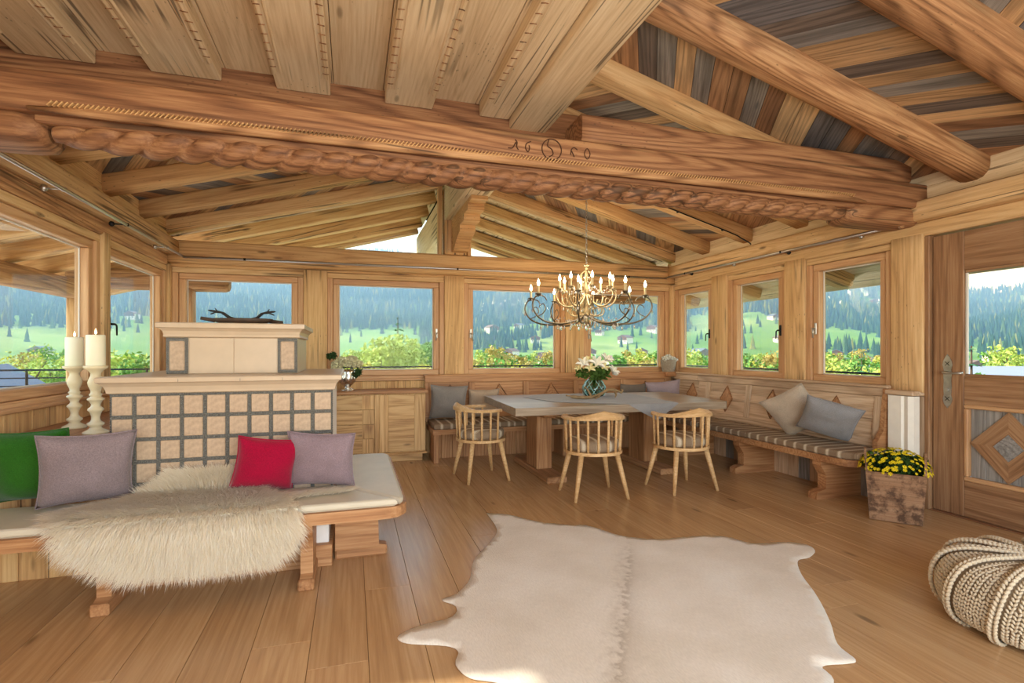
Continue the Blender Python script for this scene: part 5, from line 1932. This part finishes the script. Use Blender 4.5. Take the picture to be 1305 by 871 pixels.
# ------------------------------------------------------------------ chairs (front is local +Y)
def make_chair(label):
    t = thing('dining_chair', label, 'chair', (0, 0, 0), None)
    for sx in (-1, 1):
        for sy in (-1, 1):
            mk('leg', *tube([(sx * .245, sy * .215, 0), (sx * .205, sy * .18, .2), (sx * .165, sy * .145, .40)], [.0145, .0215, .0255], 10), M_chair, t, None, True)
    R = .262
    poly = [(R * math.cos(a), R * .97 * math.sin(a)) for a in [6.283 * k / 40 for k in range(40)]]
    v, f = prism(poly, .392, .418)
    s = mk('seat', v, f, M_chair, t)
    v, f = [], []
    prof = [(.19, .419), (.228, .424), (.24, .45), (.24, .485), (.226, .508), (.19, .52), (.1, .526), (.002, .528)]
    v, f = lathe(prof, 36)
    mk('seat_pad', v, f, S_x, t, None, True)
    A0, A1 = -122, 122
    n = 12
    for k in range(n):
        a = math.radians(A0 + 8 + (A1 - A0 - 16) * k / (n - 1) - 90)
        q = abs(A0 + 8 + (A1 - A0 - 16) * k / (n - 1))
        zt = .705 + .045 * max(0, 1 - q / 62)
        mk('spindle', *tube([(.244 * math.cos(a), .238 * math.sin(a), .40), (.25 * math.cos(a), .246 * math.sin(a), .56), (.256 * math.cos(a), .252 * math.sin(a), zt)], .0115, 8), M_chair, t, None, True)
    v, f = [], []
    m = 60
    for i in range(m + 1):
        q = A0 + (A1 - A0) * i / m
        a = math.radians(q - 90)
        pk = max(0, 1 - abs(q) / 58)
        top = .722 + .062 * pk
        bot = .696 + .012 * pk
        ri, ro = .228 + .012 * pk, .285 + .004 * pk
        if abs(q) > 112:
            ri += .006
            ro -= .008
        ca, sa = math.cos(a), math.sin(a)
        for r_, z_ in ((ri, bot), (ro, bot), (ro + .002, (top + bot) / 2), (ro - .006 - .016 * pk, top), (ri + .006 + .008 * pk, top), (ri - .001, (top + bot) / 2)):
            v.append((r_ * ca, r_ * sa * .98, z_))
    for i in range(m):
        for j in range(6):
            a, b = i * 6 + j, i * 6 + (j + 1) % 6
            f.append((a, a + 6, b + 6, b))
    f += [tuple(range(6)), tuple(m * 6 + j for j in range(6))[::-1]]
    mk('arm_rail', v, f, M_chair, t)
    return t


ch = make_chair('spindle-back armchair at the table end next to the sideboard')
for x, y, a, lb in ((2.99, 4.275, 4, 'spindle-back armchair at the long table side nearer the side bench'), (2.085, 4.30, -4, 'spindle-back armchair at the long table side in front of the trestle leg')):
    dup(ch, Matrix.Translation((x, y, 0)) @ Matrix.Rotation(math.radians(a), 4, 'Z'), lb)
ch.matrix_basis = Matrix.Translation((1.265, 5.22, 0)) @ Matrix.Rotation(math.radians(-84), 4, 'Z')

# ------------------------------------------------------------------ chandelier
HX, HYY = 2.50, 5.32
M_brz = plain('antique_bronze', (.20, .17, .12, 1), .38, .9, noise_amt=.3, nscale=30)
M_gilt = plain('pale_gilt', srgb(186, 168, 132), .4, .75, noise_amt=.2, nscale=30)
M_crys, nt, bs = newmat('crystal')
bs.inputs['Base Color'].default_value = (.95, .97, 1, 1)
bs.inputs['Transmission Weight'].default_value = .75
bs.inputs['Roughness'].default_value = .05
bs.inputs['IOR'].default_value = 1.5
M_sleeve = plain('candle_sleeve', srgb(226, 206, 160), .5)
M_bulb = plain('flame_bulb', (1, .9, .7, 1), .3, emit=(1.0, .80, .50, 26))
cl = thing('chandelier', 'two-tier scrolled bronze chandelier with candle bulbs and crystal drops', 'chandelier', (HX, HYY, 1.58))
MC = Matrix.Translation((HX, HYY, 0))
mk('column', *lathe([(.006, 1.60), (.022, 1.615), (.03, 1.64), (.018, 1.66), (.035, 1.69), (.042, 1.72), (.03, 1.76), (.014, 1.79), (.012, 1.92), (.026, 1.95), (.034, 1.98), (.02, 2.02), (.01, 2.05), (.009, 2.2), (.016, 2.22), (.02, 2.235), (.008, 2.25), (.005, 2.265)], 16), M_gilt, cl, MC, True)
# chain of links
zt = zu(HX) + .03
z = 2.26
k = 0
while z < zt:
    pts = []
    for j in range(10):
        a = 6.283 * j / 10
        p = (.010 * math.cos(a), 0, .024 * math.sin(a))
        if k % 2:
            p = (0, p[0], p[2])
        pts.append((HX + p[0], HYY + p[1], z + p[2]))
    mk('chain_link', *tube(pts, .0032, 5, closed=True), M_rod, cl, None, True)
    z += .038
    k += 1
mk('hook', *tube([(HX, HYY, zt - .02), (HX, HYY, zt + .06)], .006, 6), M_iron, cl)
for k in range(6):
    a = 6.283 * k / 6 + .3
    ca, sa = math.cos(a), math.sin(a)
    mk('top_leaf', *tube(bez([(HX + .01 * ca, HYY + .01 * sa, 2.2), (HX + .06 * ca, HYY + .06 * sa, 2.17), (HX + .075 * ca, HYY + .075 * sa, 2.10), (HX + .04 * ca, HYY + .04 * sa, 2.04), (HX + .02 * ca, HYY + .02 * sa, 2.0)], 4), [.006] * 17, 5), M_gilt, cl, None, True)
    mk('crown_leaf', *tube([(HX, HYY, 2.235), (HX + .02 * ca, HYY + .02 * sa, 2.255), (HX + .042 * ca, HYY + .042 * sa, 2.262)], [.008, .009, .002], 5), M_gilt, cl, None, True)


def drop(parent, p, s=1.):
    mk('crystal_drop', *lathe([(.0008, .0), (.007 * s, -.014 * s), (.010 * s, -.026 * s), (.006 * s, -.038 * s), (.0008, -.044 * s)], 6), M_crys, parent, Matrix.Translation(p))


rc = random.Random(4)


def arm(a, pts, cup, rad, mat, small):
    ca, sa = math.cos(a), math.sin(a)
    W_ = lambda r, z: (HX + r * ca, HYY + r * sa, z)
    P = bez([W_(r, z) for r, z in pts], 6)
    R = [rad * (1.15 - .5 * i / len(P)) for i in range(len(P))]
    o = mk('arm', *tube(P, R, 7), mat, cl, None, True)
    r, z = cup
    mk('scroll', *tube(bez([W_(*q) for q in small], 5), .0055, 6), mat, o, None, True)
    Mq = Matrix.Translation(W_(r, z))
    mk('drip_pan', *lathe([(.004, -.03), (.008, -.02), (.03, -.004), (.036, .004), (.03, .004), (.012, -.002), (.012, .012)], 12), mat, o, Mq, True)
    mk('candle_sleeve', *lathe([(.0115, .005), (.0125, .008), (.0125, .085), (.010, .088)], 10), M_sleeve, o, Mq, True)
    mk('bulb', *lathe([(.006, .088), (.013, .10), (.0145, .112), (.010, .13), (.004, .148), (.0008, .158)], 10), M_bulb, o, Mq, True)
    for q in range(3):
        an = a + 2.1 * q
        drop(o, Vector(W_(r, z)) + Vector((.034 * math.cos(an), .034 * math.sin(an), -.002)), .75)
    return o


for k in range(8):
    a = 6.283 * k / 8 + .22
    o = arm(a, [(.03, 1.70), (.12, 1.645), (.30, 1.60), (.50, 1.605), (.64, 1.665), (.705, 1.77), (.68, 1.86), (.62, 1.89), (.555, 1.875), (.53, 1.84)], (.635, 1.905), .0098, M_brz, [(.64, 1.67), (.58, 1.70), (.545, 1.75), (.57, 1.80), (.61, 1.79), (.625, 1.765)])
    ca, sa = math.cos(a), math.sin(a)
    for r, z in ((.30, 1.585), (.52, 1.592), (.705, 1.75), (.16, 1.62)):
        drop(o, Vector((HX + r * ca, HYY + r * sa, z)), 1.1)
for k in range(8):
    a = 6.283 * k / 8 + .55
    o = arm(a, [(.02, 1.93), (.07, 1.86), (.15, 1.80), (.25, 1.80), (.32, 1.86), (.335, 1.94), (.29, 1.98), (.25, 1.96)], (.30, 1.995), .009, M_gilt, [(.25, 1.80), (.215, 1.84), (.225, 1.89), (.255, 1.885), (.262, 1.865)])
    ca, sa = math.cos(a), math.sin(a)
    for r, z in ((.15, 1.79), (.26, 1.79), (.335, 1.93)):
        drop(o, Vector((HX + r * ca, HYY + r * sa, z)), .95)
    mk('inner_scroll', *tube(bez([(HX + r * ca, HYY + r * sa, z) for r, z in ((.03, 1.72), (.10, 1.69), (.17, 1.70), (.20, 1.75), (.16, 1.79), (.12, 1.77))], 5), .0065, 6), M_gilt, cl, None, True)
    # strings of crystal beads from the top
    v, f = [], []
    for j in range(9):
        t = j / 8
        r = .03 + .27 * t
        z = 2.12 - .12 * t - .10 * math.sin(math.pi * t)
        mk('crystal_bead', *ball(.0085, (HX + r * ca, HYY + r * sa, z), 6, 4), M_crys, cl)
for k in range(8):
    a0, a1 = 6.283 * k / 8 + .22, 6.283 * (k + 1) / 8 + .22
    for j in range(1, 6):
        t = j / 6
        a = a0 + (a1 - a0) * t
        z = 1.70 - .09 * math.sin(math.pi * t)
        mk('crystal_bead', *ball(.009, (HX + .33 * math.cos(a), HYY + .33 * math.sin(a), z), 6, 4), M_crys, cl)
    a = (a0 + a1) / 2
    drop(cl, (HX + .33 * math.cos(a), HYY + .33 * math.sin(a), 1.60), 1.5)
    drop(cl, (HX + .2 * math.cos(a), HYY + .2 * math.sin(a), 1.66), 1.2)
drop(cl, (HX, HYY, 1.60), 1.8)
for k in range(8):
    a = 6.283 * k / 8
    drop(cl, (HX + .07 * math.cos(a), HYY + .07 * math.sin(a), 1.70), 1.3)
pl_ = bpy.data.lights.new('chandelier_glow', 'POINT')
pl_.energy, pl_.color, pl_.shadow_soft_size = 18, (1, .80, .55), .3
po = bpy.data.objects.new('chandelier_glow', pl_)
COL.objects.link(po)
po.location = (HX, HYY, 2.08)

# ------------------------------------------------------------------ white radiator cover between bench and door
wc = thing('radiator_cover', 'white fluted cover between the bench end and the door', 'radiator', (4.42, 3.22, 0))
v, f = prism([(4.47, 3.125), (4.41, 3.125), (4.385, 3.16), (4.40, 3.20), (4.385, 3.215), (4.385, 3.325), (4.41, 3.345), (4.47, 3.345)], .03, .925)
mk('cover', v, f, M_white, wc)
box('cap', (4.375, 4.47), (3.115, 3.348), (.93, .968), M_panel, wc, 'y', .006)
box('foot', (4.40, 4.46), (3.14, 3.335), (0, .03), M_white, wc, 'y', .003)

# ------------------------------------------------------------------ planter with yellow chrysanthemums
A = Vector((3.825, 3.047))
u = Vector((.633, -.775))
w_ = Vector((.775, .633))
PW_, PD, PHt = .325, .30, .375
pc = A + u * PW_ / 2 + w_ * PD / 2
pt = thing('wooden_planter', 'worn brown wooden box with raised handles beside the door', 'planter', (pc.x, pc.y, 0))
ang = math.atan2(u.y, u.x)
MP = Matrix.Translation((pc.x, pc.y, 0)) @ Matrix.Rotation(ang, 4, 'Z')


def taper_wall(name, x0a, x0b, x1a, x1b, ya, yb, th):
    """trapezoid board: bottom x0a..x0b at z 0, top x1a..x1b at PHt; leaning ya -> yb"""
    v = [(x0a, ya, .004), (x0b, ya, .004), (x1b, yb, PHt), (x1a, yb, PHt)]
    v += [(a, b + th, c) for a, b, c in v]
    return v, [(0, 1, 2, 3), (7, 6, 5, 4), (0, 4, 5, 1), (1, 5, 6, 2), (2, 6, 7, 3), (3, 7, 4, 0)]


h2, hd = PW_ / 2, PD / 2
ex = .025
mk('front_board', *taper_wall('f', -h2, h2, -h2 - ex, h2 + ex, -hd, -hd - ex, .016), M_old, pt, MP)
mk('back_board', *taper_wall('b', -h2, h2, -h2 - ex, h2 + ex, hd - .016, hd + ex - .016, .016), M_old, pt, MP)
for s in (-1, 1):
    v = [(s * h2, -hd + .017, .004), (s * h2, hd - .017, .004), (s * (h2 + ex), hd + ex - .017, PHt), (s * (h2 + ex + .012), .03, PHt + .15), (s * (h2 + ex + .012), -.03, PHt + .15), (s * (h2 + ex), -hd - ex + .017, PHt)]
    v += [(a - s * .016, b, c) for a, b, c in v]
    f = [(0, 1, 2, 3, 4, 5), (11, 10, 9, 8, 7, 6)] + [(i, (i + 1) % 6, (i + 1) % 6 + 6, i + 6) for i in range(6)]
    mk('handle_board', v, f, M_old, pt, MP)
mk('bottom', *prism([(-h2 + .02, -hd + .02), (h2 - .02, -hd + .02), (h2 - .02, hd - .02), (-h2 + .02, hd - .02)], .01, .03), M_old, pt, MP)
mk('soil', *prism([(-h2 + .012, -hd - .003), (h2 - .012, -hd - .003), (h2 - .012, hd + .003), (-h2 + .012, hd + .003)], .30, .33), plain('soil', srgb(50, 38, 28), 1), pt, MP)
cm = thing('chrysanthemum', 'mound of yellow chrysanthemums growing in the wooden box', 'flowers', (pc.x, pc.y, .33))
V, Fc = leaf_cloud([(0, 0, .40, .13), (.12, 0, .42, .10), (-.12, 0, .42, .10), (0, .10, .42, .09), (0, -.10, .43, .09), (0, 0, .45, .10)], 2400, .017, 91)
mk('leaves', V, Fc, leafmat('mum_leaf', srgb(54, 78, 34)), cm, MP)
rm = random.Random(12)
fm = None
for k in range(290):
    a = rm.random() * 6.283
    el = math.asin(rm.uniform(.05, 1))
    p = Vector((.235 * math.cos(a) * math.cos(el), .215 * math.sin(a) * math.cos(el), .36 + .18 * math.sin(el)))
    nrm = Vector((math.cos(a) * math.cos(el), math.sin(a) * math.cos(el), math.sin(el) + .3)).normalized()
    if fm is None:
        mb = MB()
        for q in range(8):
            b = 6.283 * q / 8
            mb.add(([(0, 0, .002), (.009 * math.cos(b - .3), .009 * math.sin(b - .3), .004), (.015 * math.cos(b), .015 * math.sin(b), .003), (.009 * math.cos(b + .3), .009 * math.sin(b + .3), .004)], [(0, 1, 2, 3)]))
        mb.add(lathe([(.004, .0), (.0055, .004), (.003, .007)], 6))
        fm = bpy.data.meshes.new('blossom')
        fm.from_pydata([tuple(q) for q in mb.v], [], mb.f)
        fm.materials.append(L_bud)
    o = bpy.data.objects.new('blossom', fm)
    M = Matrix.Translation(p) @ nrm.to_track_quat('Z', 'Y').to_matrix().to_4x4() @ Matrix.Scale(rm.uniform(.8, 1.25), 4)
    link(o, cm, MP @ M)

# ------------------------------------------------------------------ cowhide
zm = 1305 / 805
zp = [(195, 203), (240, 207), (300, 221), (360, 227), (400, 231), (470, 250), (550, 257), (640, 250), (690, 252), (740, 265), (800, 264), (850, 267), (873, 280), (862, 294), (838, 303), (845, 330), (880, 380), (905, 430), (920, 475), (957, 508), (940, 516), (888, 521), (912, 550), (890, 600), (760, 640), (600, 655), (430, 640), (330, 600), (250, 566), (205, 553), (160, 545), (131, 520), (136, 490), (110, 478), (40, 475), (12, 465), (20, 453), (60, 437), (124, 421), (131, 396), (103, 383), (135, 370), (160, 340), (170, 300), (205, 260), (216, 236)]
pts = [onZ(500 + a / zm, 530 + b / zm, 0) for a, b in zp]
dense = bez([(p.x, p.y, 0) for p in pts] + [(pts[0].x, pts[0].y, 0)], 4)[:-1]
rc_ = Vector((1.35, 2.6, 0))
bv = [Vector((p.x - rc_.x, p.y - rc_.y)) for p in dense]
nb = len(bv)
xs = [p.x for p in bv]
ysv = [p.y for p in bv]


def inside(x, y):
    c = False
    j = nb - 1
    for i in range(nb):
        if (bv[i].y > y) != (bv[j].y > y) and x < (bv[j].x - bv[i].x) * (y - bv[i].y) / (bv[j].y - bv[i].y) + bv[i].x:
            c = not c
        j = i
    return c


extra = []
gx = min(xs)
while gx < max(xs):
    gy = min(ysv)
    while gy < max(ysv):
        if inside(gx, gy) and min((p - Vector((gx, gy))).length for p in bv) > .03:
            extra.append(Vector((gx, gy)))
        gy += .055
    gx += .055
r_ = delaunay_2d_cdt(bv + extra, [(i, (i + 1) % nb) for i in range(nb)], [list(range(nb))], 1, 1e-5)
v2, f2 = r_[0], r_[2]
vz = []
for p in v2:
    d = min((q - p).length for q in bv)
    e = max(0, 1 - d / .10)
    vz.append((p.x, p.y, .0065 + .011 * e * max(0, noise.noise(Vector((p.x * 4.5, p.y * 4.5, 1))) + .12) + .0025 * max(0, noise.noise(Vector((p.x * 3, p.y * 3, 7))))))
M_cow, nt, bs = newmat('cream_cowhide')
tc = N(nt, 'ShaderNodeTexCoord')
sp = N(nt, 'ShaderNodeSeparateXYZ', {0: tc.outputs['Object']})
n1 = N(nt, 'ShaderNodeTexNoise', {'Vector': tc.outputs['Object'], 'Scale': 2.2, 'Detail': 4.}).outputs[0]
n2 = N(nt, 'ShaderNodeTexNoise', {'Vector': N(nt, 'ShaderNodeMapping', {'Vector': tc.outputs['Object'], 'Scale': (160., 40., 1.)}).outputs[0], 'Scale': 1., 'Detail': 3.}).outputs[0]
n3 = N(nt, 'ShaderNodeTexNoise', {'Vector': tc.outputs['Object'], 'Scale': 26., 'Detail': 4.}).outputs[0]
base = ramp(nt, n1, [(.3, srgb(224, 212, 194)), (.55, srgb(238, 228, 214)), (.75, srgb(244, 237, 226))])
base = mixc(nt, .45, base, ramp(nt, n2, [(.3, (.72, .70, .68, 1)), (.7, (1, 1, 1, 1))]), 'MULTIPLY')
# dark spine: line from pixel (805,665) to (795,871)
s0, s1 = onZ(806, 690, 0) - rc_, onZ(793, 860, 0) - rc_
dirv = Vector((s1.x - s0.x, s1.y - s0.y)).normalized()
nv = Vector((-dirv.y, dirv.x))
dd = N(nt, 'ShaderNodeVectorMath', {0: tc.outputs['Object'], 1: (nv.x, nv.y, 0)}, operation='DOT_PRODUCT').outputs['Value']
dd = mul(nt, mul(nt, dd, -(nv.x * s0.x + nv.y * s0.y), 'ADD'), mul(nt, mul(nt, n3, -.5, 'ADD'), .16), 'ADD')
dd = mul(nt, dd, 0, 'ABSOLUTE')
al = N(nt, 'ShaderNodeVectorMath', {0: tc.outputs['Object'], 1: (dirv.x, dirv.y, 0)}, operation='DOT_PRODUCT').outputs['Value']
al = mul(nt, al, -(dirv.x * s0.x + dirv.y * s0.y), 'ADD')
mask = mul(nt, ramp(nt, dd, [(0, (1, 1, 1, 1)), (.03, (.4, .4, .4, 1)), (.11, (0, 0, 0, 1))]), ramp(nt, al, [(0, (.15, .15, .15, 1)), (.35, (1, 1, 1, 1)), (.9, (1, 1, 1, 1))]))
mask = mul(nt, mask, ramp(nt, n3, [(.3, (.2, .2, .2, 1)), (.6, (1, 1, 1, 1))]))
base = mixc(nt, mul(nt, mask, .7), base, srgb(160, 140, 116))
nt.links.new(base, bs.inputs['Base Color'])
bs.inputs['Roughness'].default_value = .7
bs.inputs['Specular IOR Level'].default_value = .25
bs.inputs['Sheen Weight'].default_value = .25
nt.links.new(N(nt, 'ShaderNodeBump', {'Height': mul(nt, n2, mul(nt, n1, .6), 'ADD'), 'Strength': .25, 'Distance': .01}).outputs[0], bs.inputs['Normal'])
cow = mk('cowhide_rug', vz, f2, M_cow, None, Matrix.Translation(rc_), True)
md = cow.modifiers.new('t', 'SOLIDIFY')
md.thickness = .004
md.offset = -1
tag(cow, 'cream cowhide rug spread on the oak floor', 'rug')

# ------------------------------------------------------------------ knitted pouf
PX, PY, PR, PZ = 3.06, 1.575, .405, .172
pf = thing('knitted_pouf', 'round cream pouf of chunky knitted cord', 'pouf', (PX, PY, 0))
M_cord = fabric('cream_cord', srgb(206, 190, 164), 300, .3)
prof = [(.02, .008), (.2, .0), (.30, .012), (.37, .05), (.40, .11), (.405, .17), (.395, .23), (.36, .29), (.29, .325), (.2, .338), (.1, .34), (.02, .33)]
PP = bez([(r, 0, z) for r, z in prof], 4)
mk('body', *lathe([(max(.004, p.x - .012), p.z if p.z > .02 else p.z + .002) for p in PP], 48), plain('pouf_inner', srgb(150, 132, 108), .95), pf, Matrix.Translation((PX, PY, 0)), True)
# arc length along the profile, stitches from the bottom rim to the top
L = [0]
for p, q in zip(PP[:-1], PP[1:]):
    L.append(L[-1] + (q - p).length)


def prof_at(s):
    for k in range(len(PP) - 1):
        if s <= L[k + 1]:
            t = (s - L[k]) / (L[k + 1] - L[k])
            return PP[k].lerp(PP[k + 1], t)
    return PP[-1]


NW = 12
stm = MB()
sv, sf = ball(1, (0, 0, 0), 6, 4)
for wdg in range(NW):
    a0 = 6.283 * wdg / NW
    cord = []
    s = .16
    k = 0
    while s < L[-1] - .03:
        p = prof_at(s)
        q = prof_at(min(s + .004, L[-1]))
        tg = (q - p).normalized()
        # twist of the ridge cord along the slightly spiralling seam
        a = a0 + .5 * (s - .3)
        for h_ in (0, 1):
            aa = a + (.010 if h_ else -.010) / max(p.x, .05)
            c = Vector((p.x * math.cos(aa), p.x * math.sin(aa), p.z))
            rad = Vector((math.cos(aa), math.sin(aa), 0))
            T = (rad * tg.x + Vector((0, 0, tg.z))).normalized()
            tanv = Vector((-math.sin(aa), math.cos(aa), 0))
            nn = tanv.cross(T).normalized()
            if nn.dot(rad) < 0 and p.z < .3:
                nn = -nn
            dirn = (T + tanv * (.55 if h_ else -.55)).normalized()
            oth = nn.cross(dirn)
            M = Matrix((dirn * .016, oth * .0085, nn * .010)).transposed().to_4x4()
            M.translation = c + nn * .014
            stm.add((sv, sf), M)
        # rows of V stitches across the wedge
        width = 6.283 * p.x / NW
        ncol = max(0, int((width - .03) / .030))
        for j in range(ncol):
            fr = (j + .5) / ncol
            ac = a + (6.283 / NW) * ((.10 + .8 * fr))
            for h_ in (0, 1):
                aa = ac + (.0065 if h_ else -.0065) / max(p.x, .05)
                c = Vector((p.x * math.cos(aa), p.x * math.sin(aa), p.z))
                rad = Vector((math.cos(aa), math.sin(aa), 0))
                T = (rad * tg.x + Vector((0, 0, tg.z))).normalized()
                tanv = Vector((-math.sin(aa), math.cos(aa), 0))
                nn = tanv.cross(T).normalized()
                if nn.dot(rad) < 0 and p.z < .3:
                    nn = -nn
                dirn = (T * .8 + tanv * (.6 if h_ else -.6)).normalized()
                oth = nn.cross(dirn)
                M = Matrix((dirn * .0125, oth * .0062, nn * .006)).transposed().to_4x4()
                M.translation = c - nn * .004
                stm.add((sv, sf), M)
        s += .0185
        k += 1
kn = stm.build('knit_stitches', M_cord, pf, Matrix.Translation((PX, PY, 0)), True)
kn['kind'] = 'stuff'
